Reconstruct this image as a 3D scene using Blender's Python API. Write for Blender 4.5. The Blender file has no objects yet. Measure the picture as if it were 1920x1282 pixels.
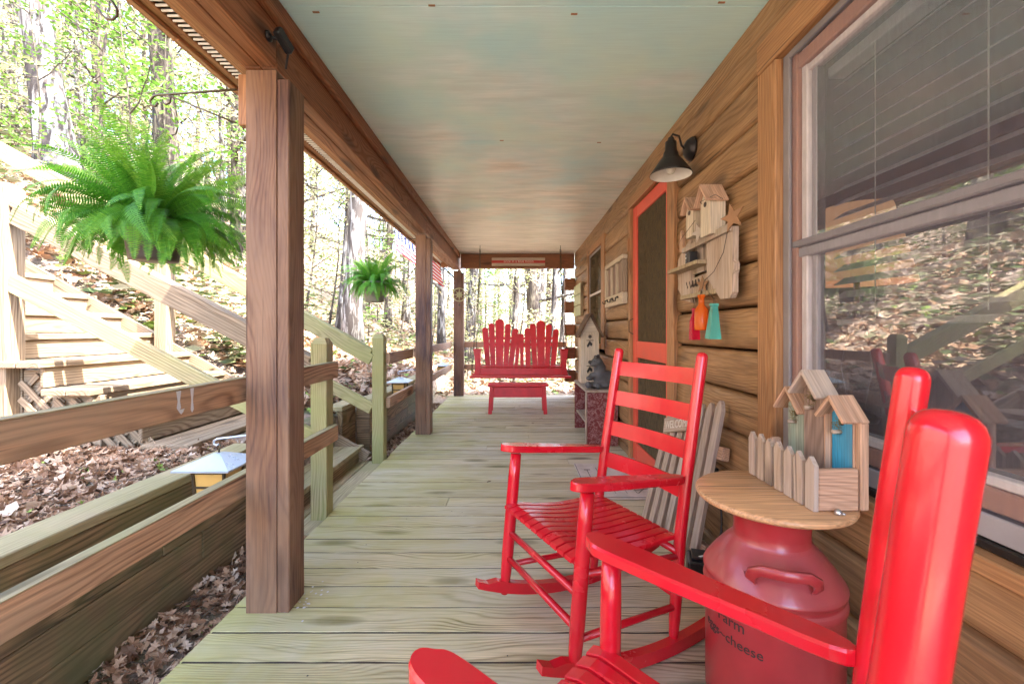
import bpy, math, random
from mathutils import Vector, Matrix, noise as mnoise
R = math.radians
rnd = random.Random(7)
SC = bpy.context.scene
COL = SC.collection

# ------------------------------------------------------------------ camera, sky, sun, exposure
KX, KY = 0.9505, 1.034
def P(x, y, z): return Vector((x*KX, y*KY, z*KX))
cam = bpy.data.cameras.new('camera'); camo = bpy.data.objects.new('camera', cam); COL.objects.link(camo)
camo.location = (0, 0, 1.093); camo.rotation_euler = (R(90), 0, 0)
cam.sensor_width = 36; cam.lens = 36*810/1920; cam.shift_x = -7/1920; cam.shift_y = -21/1920
cam.clip_start = 0.02; cam.clip_end = 600
cam.dof.use_dof = True; cam.dof.focus_distance = 3.2; cam.dof.aperture_fstop = 11
SC.camera = camo
SUN = Vector((0.52, -0.17, 0.84)).normalized()
w = bpy.data.worlds.new('World'); SC.world = w; w.use_nodes = True
nt = w.node_tree; bg = nt.nodes['Background']
sky = nt.nodes.new('ShaderNodeTexSky'); sky.sky_type = 'NISHITA'; sky.sun_disc = False
sky.air_density = .65; sky.dust_density = 2.0; sky.ozone_density = .5
sky.sun_elevation = math.asin(SUN.z); sky.sun_rotation = math.atan2(SUN.x, SUN.y)
nt.links.new(sky.outputs[0], bg.inputs[0]); bg.inputs[1].default_value = 0.15
sl = bpy.data.lights.new('sun', 'SUN'); sl.energy = 2.0; sl.angle = R(0.6); sl.color = (1, .97, .92)
so = bpy.data.objects.new('sun', sl); COL.objects.link(so)
so.rotation_euler = SUN.to_track_quat('Z', 'Y').to_euler()
SC.view_settings.view_transform = 'Standard'; SC.view_settings.look = 'None'
SC.view_settings.gamma = 1; SC.view_settings.exposure = 4.25
SC.cycles.max_bounces = 10; SC.cycles.diffuse_bounces = 5; SC.cycles.transparent_max_bounces = 16
SC.cycles.sample_clamp_indirect = 8

# ------------------------------------------------------------------ materials
MATS = {}
class G:
    def __init__(s, name, rough=.6):
        s.m = bpy.data.materials.new(name); s.m.use_nodes = True
        s.t = s.m.node_tree; s.b = s.t.nodes['Principled BSDF']; s.b.inputs['Roughness'].default_value = rough
        MATS[name] = s.m
    def n(s, ty, **k):
        x = s.t.nodes.new('ShaderNode'+ty)
        for a, v in k.items(): setattr(x, a, v)
        return x
    def l(s, a, b): s.t.links.new(a, b)
    def put(s, sock, v):
        if hasattr(v, 'is_output'): s.l(v, sock)
        else: sock.default_value = v
    def ma(s, op, a, b=0., c=0.):
        x = s.n('Math', operation=op); s.put(x.inputs[0], a); s.put(x.inputs[1], b); s.put(x.inputs[2], c); return x.outputs[0]
    def vm(s, op, a, b=(0, 0, 0)):
        x = s.n('VectorMath', operation=op); s.put(x.inputs[0], a); s.put(x.inputs[1], b); return x.outputs[0]
    def noise(s, v, sc=1., det=3., rough=.5, dis=0.):
        x = s.n('TexNoise'); s.put(x.inputs['Vector'], v); x.inputs['Scale'].default_value = sc
        x.inputs['Detail'].default_value = det; x.inputs['Roughness'].default_value = rough; x.inputs['Distortion'].default_value = dis
        return x.outputs['Fac']
    def ramp(s, f, *st):
        x = s.n('ValToRGB'); s.put(x.inputs[0], f); e = x.color_ramp.elements
        while len(e) < len(st): e.new(.5)
        for i, (p, c) in enumerate(st):
            e[i].position = p; e[i].color = (c, c, c, 1) if not hasattr(c, '__len__') else (*c, 1)
        return x.outputs[0]
    def mix(s, f, a, b, mode='MIX'):
        x = s.n('Mix', data_type='RGBA', blend_type=mode); s.put(x.inputs[0], f)
        for i, v in ((6, a), (7, b)):
            s.put(x.inputs[i], (*v, 1) if isinstance(v, tuple) and len(v) == 3 else v)
        return x.outputs[2]
    def obj(s, sc=(1, 1, 1), rand=True):
        tc = s.n('TexCoord').outputs['Object']
        if rand:
            oi = s.n('ObjectInfo'); v = s.n('CombineXYZ')
            s.l(s.ma('MULTIPLY', oi.outputs['Random'], 37.), v.inputs[0]); s.l(s.ma('MULTIPLY', oi.outputs['Random'], 11.3), v.inputs[1]); s.l(s.ma('MULTIPLY', oi.outputs['Random'], 23.7), v.inputs[2])
            s.rand = oi.outputs['Random']; tc = s.vm('ADD', tc, v.outputs[0])
        return s.vm('MULTIPLY', tc, sc)
    def bump(s, h, st=.3, dist=.002):
        x = s.n('Bump'); x.inputs['Strength'].default_value = st; x.inputs['Distance'].default_value = dist
        s.put(x.inputs['Height'], h); s.l(x.outputs[0], s.b.inputs['Normal'])
    def col(s, c): s.put(s.b.inputs['Base Color'], (*c, 1) if isinstance(c, tuple) else c)

def wood(name, light, dark, rough=.65, ring=560., contrast=.8, var=.35, blotch=None, bl_amt=.6, knots=True, green=None, bump=.35, worldstain=None, gray=None, cracks=.75):
    g = G(name, rough)
    oi = g.n('ObjectInfo'); rr = oi.outputs['Random']
    tc = g.n('TexCoord').outputs['Object']
    xyz = g.n('SeparateXYZ'); g.l(tc, xyz.inputs[0])
    off = g.n('CombineXYZ'); g.l(g.ma('MULTIPLY', rr, 37.), off.inputs[0]); g.l(g.ma('MULTIPLY', rr, 91.), off.inputs[1]); g.l(g.ma('MULTIPLY', rr, 17.), off.inputs[2])
    p = g.vm('ADD', tc, off.outputs[0])
    warp = g.noise(g.vm('MULTIPLY', p, (1.1, 3., 3.)), 1., 2.)
    warp2 = g.noise(g.vm('MULTIPLY', p, (2.2, 22., 22.)), 1., 3.)
    yy = g.ma('ADD', xyz.outputs[1], g.ma('MULTIPLY', g.ma('SUBTRACT', warp, .5), .27))
    yy = g.ma('ADD', yy, g.ma('MULTIPLY', g.ma('SUBTRACT', rr, .5), .10))
    zz = g.ma('ADD', xyz.outputs[2], .045)
    r = g.ma('SQRT', g.ma('ADD', g.ma('MULTIPLY', yy, yy), g.ma('MULTIPLY', zz, zz)))
    ph = g.ma('ADD', g.ma('MULTIPLY', r, ring), g.ma('MULTIPLY', warp2, 3.5))
    s1 = g.ma('MULTIPLY_ADD', g.ma('SINE', ph), .5, .5)
    s1 = g.ma('POWER', s1, 2.2)
    fib = g.noise(g.vm('MULTIPLY', p, (6., 220., 220.)), 1., 2., .6)
    amt = g.noise(g.vm('MULTIPLY', p, (2., 12., 12.)), 1., 2.)
    f = g.ma('MULTIPLY', g.ma('MULTIPLY', s1, contrast), g.ramp(amt, (.3, .25), (.7, 1.)))
    c = g.mix(f, light, dark)
    fr = g.ramp(fib, (.3, .62), (.7, 1.15))
    c = g.mix(1., c, fr, 'MULTIPLY')
    # board-to-board tone
    v = g.ma('MULTIPLY_ADD', g.noise(g.vm('MULTIPLY', off.outputs[0], (3, 3, 3)), 1., 0.), var*2, 1-var)
    c = g.mix(1., c, v, 'MULTIPLY')
    if blotch:
        bn = g.noise(g.vm('MULTIPLY', p, (1.6, 7., 7.)), 1., 4., .6)
        c = g.mix(g.ma('MULTIPLY', g.ramp(bn, (.45, 0.), (.68, 1.)), bl_amt), c, blotch)
    if gray:
        gn = g.noise(g.vm('MULTIPLY', p, (.9, 5., 5.)), 1.3, 5., .65)
        c = g.mix(g.ma('MULTIPLY', g.ramp(gn, (.42, 0.), (.6, 1.)), .7), c, gray)
    if knots:
        vo = g.n('TexVoronoi'); vo.inputs['Scale'].default_value = 1.
        g.l(g.vm('ADD', g.vm('MULTIPLY', p, (1.7, 6., 6.)), g.vm('MULTIPLY', g.n('TexNoise').outputs['Color'], (0, 0, 0))), vo.inputs['Vector'])
        kd = g.ma('ADD', vo.outputs['Distance'], g.ma('MULTIPLY', g.ma('SUBTRACT', warp2, .5), .12))
        k = g.ramp(kd, (.07, 1.), (.15, .6), (.22, 0.))
        c = g.mix(g.ma('MULTIPLY', k, .8), c, tuple(x*.35 for x in dark))
    if cracks:
        cn = g.noise(g.vm('MULTIPLY', p, (1.5, 75., 75.)), 1., 2., .5)
        cm = g.noise(g.vm('MULTIPLY', p, (1.1, 9., 9.)), 1., 2.)
        ck = g.ma('MULTIPLY', g.ramp(cn, (.29, 1.), (.345, 0.)), g.ramp(cm, (.42, 0.), (.55, 1.)))
        c = g.mix(g.ma('MULTIPLY', ck, cracks), c, tuple(x*.3 for x in dark))
    if green:
        pos = g.n('NewGeometry').outputs['Position']; ps = g.n('SeparateXYZ'); g.l(pos, ps.inputs[0])
        gn = g.noise(g.vm('MULTIPLY', pos, (1.3, 2.2, 1.6)), 1., 4., .6)
        if worldstain == 'deck':
            e = g.ramp(g.ma('MULTIPLY_ADD', ps.outputs[0], -.48, .22), (0., 0.), (.8, .85))
            mk = g.ma('MULTIPLY', g.ramp(gn, (.28, .12), (.66, 1.)), e)
            c = g.mix(mk, c, green)
            wn = g.noise(g.vm('MULTIPLY', pos, (7, 7, 7)), 1., 3.)
            c = g.mix(g.ma('MULTIPLY', g.ramp(wn, (.55, 0.), (.75, 1.)), .25), c, (.55, .5, .42))
        else:
            c = g.mix(g.ma('MULTIPLY', g.ramp(gn, (.42, 0.), (.62, 1.)), .75), c, green)
    g.col(c)
    g.put(g.b.inputs['Roughness'], g.ma('MULTIPLY_ADD', s1, .15, rough-.05))
    g.bump(g.ma('ADD', g.ma('MULTIPLY', s1, -.5), fib), bump, .0015)
    return g.m

def plain(name, c, rough=.5, metal=0., spots=None, coat=0., var=.12, sc=8., bump=0., alpha=None):
    g = G(name, rough)
    v = g.obj((sc, sc, sc))
    nn = g.noise(v, 1., 5., .6)
    cc = g.mix(g.ramp(nn, (.3, 0.), (.7, 1.)), tuple(x*(1-var) for x in c), tuple(min(1, x*(1+var)) for x in c))
    if spots:
        vo = g.n('TexVoronoi'); g.l(g.vm('MULTIPLY', v, (spots[1],)*3), vo.inputs['Vector'])
        m = g.ramp(g.ma('ADD', vo.outputs['Distance'], g.ma('MULTIPLY', g.noise(v, 14., 2.), .12)), (spots[2], 1.), (spots[2]+.015, 0.))
        cc = g.mix(m, cc, spots[0])
    g.col(cc); g.b.inputs['Metallic'].default_value = metal
    g.b.inputs['Coat Weight'].default_value = coat; g.b.inputs['Coat Roughness'].default_value = .12
    g.put(g.b.inputs['Roughness'], g.ma('MULTIPLY_ADD', nn, .2, rough-.1))
    if bump: g.bump(g.noise(v, 3., 4.), bump, .003)
    return g.m

wood('deck_wood', (.64, .52, .335), (.17, .115, .055), .7, 640, .95, .34, green=(.40, .36, .07), worldstain='deck', bump=.5, gray=(.62, .545, .40), blotch=(.34, .26, .16), bl_amt=.35)
wood('rail_wood', (.54, .30, .165), (.14, .062, .03), .68, 360, 1., .12, gray=(.43, .29, .18), bump=.4)
wood('stair_wood', (.30, .22, .135), (.13, .08, .042), .7, 380, .95, .15, bump=.4)
wood('newel_wood', (.40, .32, .16), (.18, .13, .055), .7, 380, .95, .2, green=(.30, .30, .10))
wood('wall_timber', (.32, .20, .10), (.075, .043, .02), .8, 330, 1., .3, green=(.12, .125, .045), blotch=(.07, .05, .03))
wood('cap_wood', (.42, .34, .19), (.17, .12, .06), .75, 420, .6, .15, green=(.27, .25, .11))
wood('beam_wood', (.30, .115, .045), (.14, .048, .019), .6, 520, .7, .12, blotch=(.15, .055, .025), bl_amt=.5)
wood('post_wood', (.21, .10, .048), (.085, .034, .022), .6, 420, .7, .1, blotch=(.05, .018, .020), bl_amt=.9, gray=(.25, .14, .08))
wood('log_wood', (.38, .215, .10), (.16, .08, .035), .55, 520, .5, .2, blotch=(.095, .045, .020), bl_amt=.6, bump=.25)
wood('casing_wood', (.44, .22, .095), (.24, .105, .042), .55, 480, .6, .12, blotch=(.25, .11, .045), bl_amt=.4)
wood('fascia_wood', (.40, .19, .08), (.22, .09, .04), .6, 480, .6, .1)
wood('old_cedar', (.40, .30, .22), (.20, .14, .10), .8, 520, .7, .2, gray=(.42, .36, .31))
wood('gray_plank', (.50, .38, .29), (.24, .165, .12), .8, 520, .7, .15, gray=(.47, .39, .34), blotch=(.22, .14, .10), bl_amt=.4)
wood('pink_cedar', (.55, .34, .23), (.33, .17, .10), .75, 620, .7, .1, knots=False)
wood('table_pine', (.66, .37, .19), (.42, .20, .09), .35, 300, .55, .0, knots=False, bump=.1)
wood('shelf_wood', (.40, .31, .19), (.22, .15, .08), .7, 480, .6, .1)
wood('cream_wood', (.62, .52, .40), (.45, .36, .25), .7, 500, .5, .1)
wood('dark_bark_roof', (.13, .08, .05), (.05, .03, .02), .85, 300, .9, .1)
wood('sage_board', (.30, .38, .31), (.36, .27, .20), .8, 500, .5, .05, gray=(.42, .46, .40))
wood('blue_board', (.02, .28, .50), (.05, .20, .32), .75, 500, .5, .05, blotch=(.25, .42, .50), bl_amt=.35, knots=False)
wood('brown_board', (.30, .21, .17), (.17, .105, .085), .75, 500, .6, .05)
CHIP = (.85, .75, .70)
plain('red_paint', (.62, .007, .020), .25, coat=.5, spots=(CHIP, 1.9, .034), var=.10, sc=5, bump=.05)
plain('swing_red', (.66, .018, .026), .4, coat=.2, var=.15)
plain('door_red', (.66, .085, .05), .45, var=.1)
plain('can_red', (.40, .030, .036), .33, coat=.35, spots=((.66, .40, .38), 3.5, .02), var=.3, sc=3)
plain('black_metal', (.022, .018, .018), .42, .3)
plain('black_plastic', (.015, .014, .016), .4)
plain('brass', (.42, .40, .20), .45, .5)
plain('bronze', (.10, .075, .045), .4, .7)
plain('zinc', (.50, .56, .62), .3, .6)
plain('steel', (.55, .55, .56), .3, .9)
plain('lamp_white', (.80, .78, .74), .5)
plain('bulb_glass', (.8, .78, .7), .2)
plain('pot_brown', (.06, .045, .038), .55)
plain('pot_gray', (.22, .21, .16), .6, var=.3)
plain('soil', (.045, .03, .02), .9)
plain('bear_gray', (.085, .085, .09), .6, var=.4, bump=.4, sc=12)
plain('pale_green', (.52, .58, .38), .6)
plain('jamb', (.30, .28, .30), .5)
plain('jamb_white', (.66, .60, .60), .5)
plain('jamb_pink', (.36, .18, .12), .5)
plain('sash_gray', (.22, .20, .21), .5)
plain('cream_paint', (.62, .56, .44), .6)
plain('rusty_tin', (.32, .17, .09), .6, .3, var=.3)
plain('amber', (.62, .36, .10), .3)
plain('moss', (.16, .13, .05), .9)
plain('mat_white', (.56, .47, .42), .9, var=.2)
plain('white_text', (.75, .66, .58), .7)
plain('dark_text', (.05, .035, .03), .6)
plain('sign_red', (.55, .05, .04), .6)
plain('white_drop', (.62, .60, .60), .7)
plain('room_dark', (.10, .07, .05), .8)
plain('blind', (.58, .55, .60), .5)
plain('rock', (.35, .33, .30), .9)
plain('roofing', (.07, .065, .06), .9)
plain('picture_glass', (.20, .10, .06), .35)

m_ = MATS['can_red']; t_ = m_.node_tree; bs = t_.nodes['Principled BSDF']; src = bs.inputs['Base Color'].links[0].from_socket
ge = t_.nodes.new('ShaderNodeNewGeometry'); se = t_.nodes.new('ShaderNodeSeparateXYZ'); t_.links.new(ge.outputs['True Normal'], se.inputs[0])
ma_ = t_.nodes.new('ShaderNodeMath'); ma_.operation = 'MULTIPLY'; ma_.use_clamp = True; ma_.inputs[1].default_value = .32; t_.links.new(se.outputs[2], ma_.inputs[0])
mi = t_.nodes.new('ShaderNodeMix'); mi.data_type = 'RGBA'; t_.links.new(ma_.outputs[0], mi.inputs[0]); t_.links.new(src, mi.inputs[6]); mi.inputs[7].default_value = (.58, .22, .21, 1); t_.links.new(mi.outputs[2], bs.inputs['Base Color'])  # paler pink on the can's upward faces paints in the light on its shoulder
g = G('red_rustic', .6)
v = g.obj((1, 1, 1)); sn = g.noise(g.vm('MULTIPLY', v, (22, 22, 5)), 1., 5., .65, 1.2)
g.col(g.mix(g.ramp(sn, (.50, 0.), (.545, .8), (.60, 0.)), g.mix(g.noise(v, 5., 3.), (.10, .012, .012), (.22, .028, .022)), (.42, .24, .22)))
g = G('ceiling_paint', .36)
pos = g.n('NewGeometry').outputs['Position']; ps = g.n('SeparateXYZ'); g.l(pos, ps.inputs[0])
a = g.noise(g.vm('MULTIPLY', pos, (1.0, .8, 1)), 1., 4., .55)
b = g.noise(g.vm('MULTIPLY', pos, (2.6, 14., 1)), 1., 4., .6)
c = g.noise(g.vm('MULTIPLY', pos, (1.3, 1.6, 1)), 1.2, 3., .6)
base = g.mix(g.ramp(a, (.38, 0.), (.62, 1.)), (.50, .78, .83), (.68, .86, .78))
base = g.mix(g.ma('MULTIPLY', g.ramp(c, (.5, 0.), (.68, 1.)), .55), base, (.58, .85, .96))
cream = g.ramp(g.ma('MULTIPLY_ADD', g.ma('SUBTRACT', c, .5), 1.8, g.ma('MULTIPLY_ADD', ps.outputs[1], .22, -.40)), (.0, 0.), (.75, 1.))
stk = g.mix(g.ramp(b, (.35, 0.), (.62, 1.)), (.66, .66, .60), (.92, .89, .83))
cc = g.mix(cream, base, stk)
gr = g.noise(g.vm('MULTIPLY', pos, (5, 130, 5)), 1., 3.)
cc = g.mix(1., cc, g.ramp(gr, (.3, .95), (.7, 1.03)), 'MULTIPLY')
g.col(cc); g.bump(gr, .15, .001)

def colattr(name, stops, rough=.7, trans=0., attr='rv'):
    g = G(name, rough); at = g.n('Attribute', attribute_name=attr)
    c = g.ramp(at.outputs['Fac'], *stops); g.col(c)
    g.b.inputs['Specular IOR Level'].default_value = .3
    if trans:
        tr = g.n('BsdfTranslucent'); g.l(c, tr.inputs[0]); mx = g.n('MixShader'); mx.inputs[0].default_value = trans
        out = g.t.nodes['Material Output']; g.l(g.b.outputs[0], mx.inputs[1]); g.l(tr.outputs[0], mx.inputs[2]); g.l(mx.outputs[0], out.inputs[0])
    return g.m
colattr('dead_leaf', [(0, (.09, .044, .022)), (.25, (.26, .14, .075)), (.5, (.42, .26, .155)), (.8, (.56, .41, .28)), (.9, (.64, .53, .42)), (1, (.24, .34, .07))], .55, .12)
colattr('spring_leaf', [(0, (.17, .19, .07)), (.4, (.29, .31, .14)), (.75, (.44, .42, .25)), (1, (.50, .36, .22))], .6, .45)
colattr('bright_leaf', [(0, (.07, .16, .015)), (1, (.14, .24, .04))], .55, .45)
colattr('brush_leaf', [(0, (.05, .075, .02)), (.4, (.12, .15, .055)), (.8, (.24, .20, .13)), (1, (.32, .26, .19))], .7, .25)
colattr('fern_green', [(0, (.025, .12, .012)), (.5, (.09, .30, .022)), (.93, (.26, .48, .05)), (1, (.40, .36, .10))], .42, .3)

def bark(name, a, b, dark, sc=1., lo=.42):
    g = G(name, .9); tc = g.n('TexCoord').outputs['Object']
    v = g.vm('MULTIPLY', tc, (9*sc, 9*sc, 1.6*sc)); n1 = g.noise(v, 1.4, 6., .65, .6)
    n2 = g.noise(g.vm('MULTIPLY', tc, (2.5, 2.5, 1.1)), 1., 4., .6)
    c = g.mix(g.ramp(n2, (.4, 0.), (.6, 1.)), a, b)
    c = g.mix(g.ramp(n1, (lo, 1.), (lo+.14, 0.)), c, dark)
    g.col(c); g.bump(n1, .8, .03); return g.m
bark('bark_pale', (.38, .36, .33), (.22, .20, .17), (.05, .038, .03), 1., .47)
bark('bark_brown', (.26, .22, .155), (.15, .12, .075), (.045, .032, .022), 1.2, .49)
bark('bark_blotch', (.48, .46, .43), (.22, .20, .18), (.05, .038, .033), .7, .47)

g = G('forest_ground', .95)
pos = g.n('NewGeometry').outputs['Position']
n1 = g.noise(pos, 3.2, 8., .7); n2 = g.noise(pos, 22., 4., .7); n3 = g.noise(pos, .6, 3.)
c = g.mix(g.ramp(n2, (.35, 0.), (.65, 1.)), (.15, .10, .07), (.40, .30, .225))
c = g.mix(g.ma('MULTIPLY', g.ramp(n1, (.48, 0.), (.58, 1.)), g.ramp(n3, (.4, .2), (.6, .9))), c, (.12, .14, .05))
g.col(c); g.bump(n2, 1., .05)

def glassy(name, tint=(.9, .95, .95), base=.25):
    m = bpy.data.materials.new(name); m.use_nodes = True; t = m.node_tree; t.nodes.clear(); MATS[name] = m
    o = t.nodes.new('ShaderNodeOutputMaterial'); mx = t.nodes.new('ShaderNodeMixShader'); tr = t.nodes.new('ShaderNodeBsdfTransparent')
    gl = t.nodes.new('ShaderNodeBsdfGlossy'); gl.inputs['Roughness'].default_value = .01; tr.inputs[0].default_value = (*tint, 1)
    fr = t.nodes.new('ShaderNodeFresnel'); fr.inputs[0].default_value = 1.52
    a = t.nodes.new('ShaderNodeMath'); a.operation = 'MULTIPLY_ADD'; a.inputs[1].default_value = 2.2; a.inputs[2].default_value = base
    a.use_clamp = True
    # faint waviness of a real pane
    tc = t.nodes.new('ShaderNodeTexCoord'); no = t.nodes.new('ShaderNodeTexNoise'); no.inputs['Scale'].default_value = 2.2
    bu = t.nodes.new('ShaderNodeBump'); bu.inputs['Strength'].default_value = .12; bu.inputs['Distance'].default_value = .004
    t.links.new(tc.outputs['Object'], no.inputs[0]); t.links.new(no.outputs[0], bu.inputs['Height']); t.links.new(bu.outputs[0], gl.inputs['Normal'])
    t.links.new(fr.outputs[0], a.inputs[0]); t.links.new(a.outputs[0], mx.inputs[0]); t.links.new(tr.outputs[0], mx.inputs[1]); t.links.new(gl.outputs[0], mx.inputs[2]); t.links.new(mx.outputs[0], o.inputs[0])
    return m
glassy('window_glass')
def screenmat(name, c, dens, pitch=0):
    m = bpy.data.materials.new(name); m.use_nodes = True; t = m.node_tree; t.nodes.clear(); MATS[name] = m
    o = t.nodes.new('ShaderNodeOutputMaterial'); mx = t.nodes.new('ShaderNodeMixShader'); tr = t.nodes.new('ShaderNodeBsdfTransparent')
    d = t.nodes.new('ShaderNodeBsdfDiffuse'); d.inputs[0].default_value = (*c, 1)
    tc = t.nodes.new('ShaderNodeTexCoord'); mp = t.nodes.new('ShaderNodeMapping'); mp.inputs['Scale'].default_value = (9, 9, 1.2)
    no = t.nodes.new('ShaderNodeTexNoise'); no.inputs['Scale'].default_value = 12
    ma = t.nodes.new('ShaderNodeMath'); ma.operation = 'MULTIPLY_ADD'; ma.inputs[1].default_value = .25; ma.inputs[2].default_value = dens-.12
    t.links.new(tc.outputs['Object'], mp.inputs[0]); t.links.new(mp.outputs[0], no.inputs[0]); t.links.new(no.outputs[0], ma.inputs[0])
    t.links.new(ma.outputs[0], mx.inputs[0])
    t.links.new(tr.outputs[0], mx.inputs[1]); t.links.new(d.outputs[0], mx.inputs[2]); t.links.new(mx.outputs[0], o.inputs[0])
    return m
screenmat('insect_screen', (.26, .25, .32), .22)
screenmat('door_screen', (.11, .085, .055), .80)
def tinted(name, c, trans=.6):
    g = G(name, .12); g.b.inputs['Base Color'].default_value = (*c, 1); g.b.inputs['Transmission Weight'].default_value = trans; g.b.inputs['IOR'].default_value = 1.3
    n = g.noise(g.obj(), 30., 2.); g.bump(n, .3, .002)
tinted('red_glass', (.85, .02, .10)); tinted('orange_glass', (.95, .22, .03)); tinted('teal_glass', (.18, .70, .62))
def lit(name, c, e):
    g = G(name, .7); g.b.inputs['Base Color'].default_value = (*c, 1); g.b.inputs['Emission Color'].default_value = (*c, 1); g.b.inputs['Emission Strength'].default_value = e
    g.put(g.b.inputs['Roughness'], g.noise(g.obj(), 30.))
lit('shade_lit', (.85, .42, .20), .035)
g = G('flag_cloth', .8)
uv = g.n('UVMap'); sp = g.n('SeparateXYZ'); g.l(uv.outputs[0], sp.inputs[0])
st = g.ma('MODULO', g.ma('FLOOR', g.ma('MULTIPLY', sp.outputs[1], 13.)), 2.)
c = g.mix(st, (.62, .02, .04), (.78, .76, .74))
cant = g.ma('MULTIPLY', g.ma('LESS_THAN', sp.outputs[0], .42), g.ma('LESS_THAN', sp.outputs[1], 7/13))
su = g.ma('SUBTRACT', g.ma('FRACT', g.ma('MULTIPLY', sp.outputs[0], 14.)), .5); sv = g.ma('SUBTRACT', g.ma('FRACT', g.ma('MULTIPLY', sp.outputs[1], 14.)), .5)
stars = g.ma('LESS_THAN', g.ma('ADD', g.ma('MULTIPLY', su, su), g.ma('MULTIPLY', sv, sv)), .07)
c = g.mix(cant, c, g.mix(stars, (.02, .03, .10), (.8, .8, .8))); g.col(c)
tr = g.n('BsdfTranslucent'); g.l(c, tr.inputs[0]); mx = g.n('MixShader'); mx.inputs[0].default_value = .4
g.l(g.b.outputs[0], mx.inputs[1]); g.l(tr.outputs[0], mx.inputs[2]); g.l(mx.outputs[0], g.t.nodes['Material Output'].inputs[0])

# ------------------------------------------------------------------ builders
def mesh(name, vs, fs, mat=None, smooth=False):
    me = bpy.data.meshes.new(name); me.from_pydata([tuple(v) for v in vs], [], fs); me.update()
    if mat: me.materials.append(MATS[mat])
    if smooth:
        for p in me.polygons: p.use_smooth = True
    return me
def link(name, me, parent=None, M=None):
    o = bpy.data.objects.new(name, me); COL.objects.link(o)
    if parent is not None: o.parent = parent
    M = Matrix() if M is None else M
    if parent is not None: o.matrix_local = PW(parent).inverted() @ M
    else: o.matrix_world = M
    WM[o.name] = M
    return o
WM = {}
def PW(o): return WM.get(o.name, Matrix())
def tag(o, label=None, cat=None, group=None, kind=None):
    if label: o['label'] = label
    if cat: o['category'] = cat
    if group: o['group'] = group
    if kind: o['kind'] = kind
    return o
def thing(name, label, cat, loc=Vector((0, 0, 0)), rz=0., group=None, M=None):
    return tag(link(name, None, None, M if M is not None else Matrix.Translation(loc) @ Matrix.Rotation(rz, 4, 'Z')), label, cat, group)
CB = {}
def cbox(l, w, t, mat, b=None):
    k = (round(l, 3), round(w, 3), round(t, 3), mat, b)
    if k in CB: return CB[k]
    b = min(.004, .18*min(l, w, t)) if b is None else b
    vs = []; idx = {}
    for sx in (-1, 1):
        for sy in (-1, 1):
            for sz in (-1, 1):
                c = (sx*l/2, sy*w/2, sz*t/2)
                for ax in range(3):
                    v = list(c)
                    for j in range(3):
                        if j != ax: v[j] -= (sx, sy, sz)[j]*b
                    idx[(sx, sy, sz, ax)] = len(vs); vs.append(v)
    fs = []
    for ax in range(3):
        o1, o2 = [j for j in range(3) if j != ax]
        for s in (-1, 1):
            f = []
            for a, c in ((-1, -1), (1, -1), (1, 1), (-1, 1)):
                k3 = [0, 0, 0]; k3[ax] = s; k3[o1] = a; k3[o2] = c; f.append(idx[(*k3, ax)])
            fs.append(f)
        for a in (-1, 1):
            for c in (-1, 1):
                e = []
                for s, q in ((-1, o1), (1, o1), (1, o2), (-1, o2)):
                    k3 = [0, 0, 0]; k3[ax] = s; k3[o1] = a; k3[o2] = c; e.append(idx[(*k3, q)])
                fs.append(e)
    for sx in (-1, 1):
        for sy in (-1, 1):
            for sz in (-1, 1): fs.append([idx[(sx, sy, sz, q)] for q in range(3)])
    me = mesh('box', vs, fs, mat)
    import bmesh
    bm = bmesh.new(); bm.from_mesh(me); bmesh.ops.recalc_face_normals(bm, faces=bm.faces); bm.to_mesh(me); bm.free()
    CB[k] = me; return me
def frame(p0, p1, up=(0, 0, 1)):
    p0 = Vector(p0); p1 = Vector(p1); x = (p1-p0).normalized(); up = Vector(up)
    y = up.cross(x)
    if y.length < 1e-4: y = Vector((0, 1, 0)).cross(x)
    y.normalize(); z = x.cross(y)
    M = Matrix((x, y, z)).transposed().to_4x4(); M.translation = (p0+p1)/2; return M
def board(name, p0, p1, w, t, mat, parent=None, up=(0, 0, 1), b=None):
    """a plank from p0 to p1; t is its size along up, w its size across"""
    return link(name, cbox((Vector(p1)-Vector(p0)).length, w, t, mat, b), parent, frame(p0, p1, up))
def bx(name, x0, x1, y0, y1, z0, z1, mat, parent=None, ax=None, b=None):
    """axis-aligned plank given by its corners; the grain runs along its longest side"""
    A = P(x0, y0, z0); B = P(x1, y1, z1); d = B-A; c = (A+B)/2
    if ax is None: ax = max(range(3), key=lambda i: abs(d[i]))
    h = Vector((0, 0, 0)); h[ax] = abs(d[ax])/2
    if ax == 2: up = (0, 1, 0); w_, t_ = abs(d[0]), abs(d[1])
    elif ax == 1: up = (0, 0, 1); w_, t_ = abs(d[0]), abs(d[2])
    else: up = (0, 0, 1); w_, t_ = abs(d[1]), abs(d[2])
    return link(name, cbox(abs(d[ax]), w_, t_, mat, b), parent, frame(c-h, c+h, up))
def prism(name, poly, d, mat, parent=None, M=Matrix(), smooth=False, share=None):
    """outline in local x,y, thickness d along z (centred)"""
    n = len(poly); vs = [(x, y, -d/2) for x, y in poly]+[(x, y, d/2) for x, y in poly]
    fs = [list(range(n))[::-1], list(range(n, 2*n))]+[[i, (i+1) % n, n+(i+1) % n, n+i] for i in range(n)]
    return link(name, share or mesh(name, vs, fs, mat, smooth), parent, M)
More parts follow.
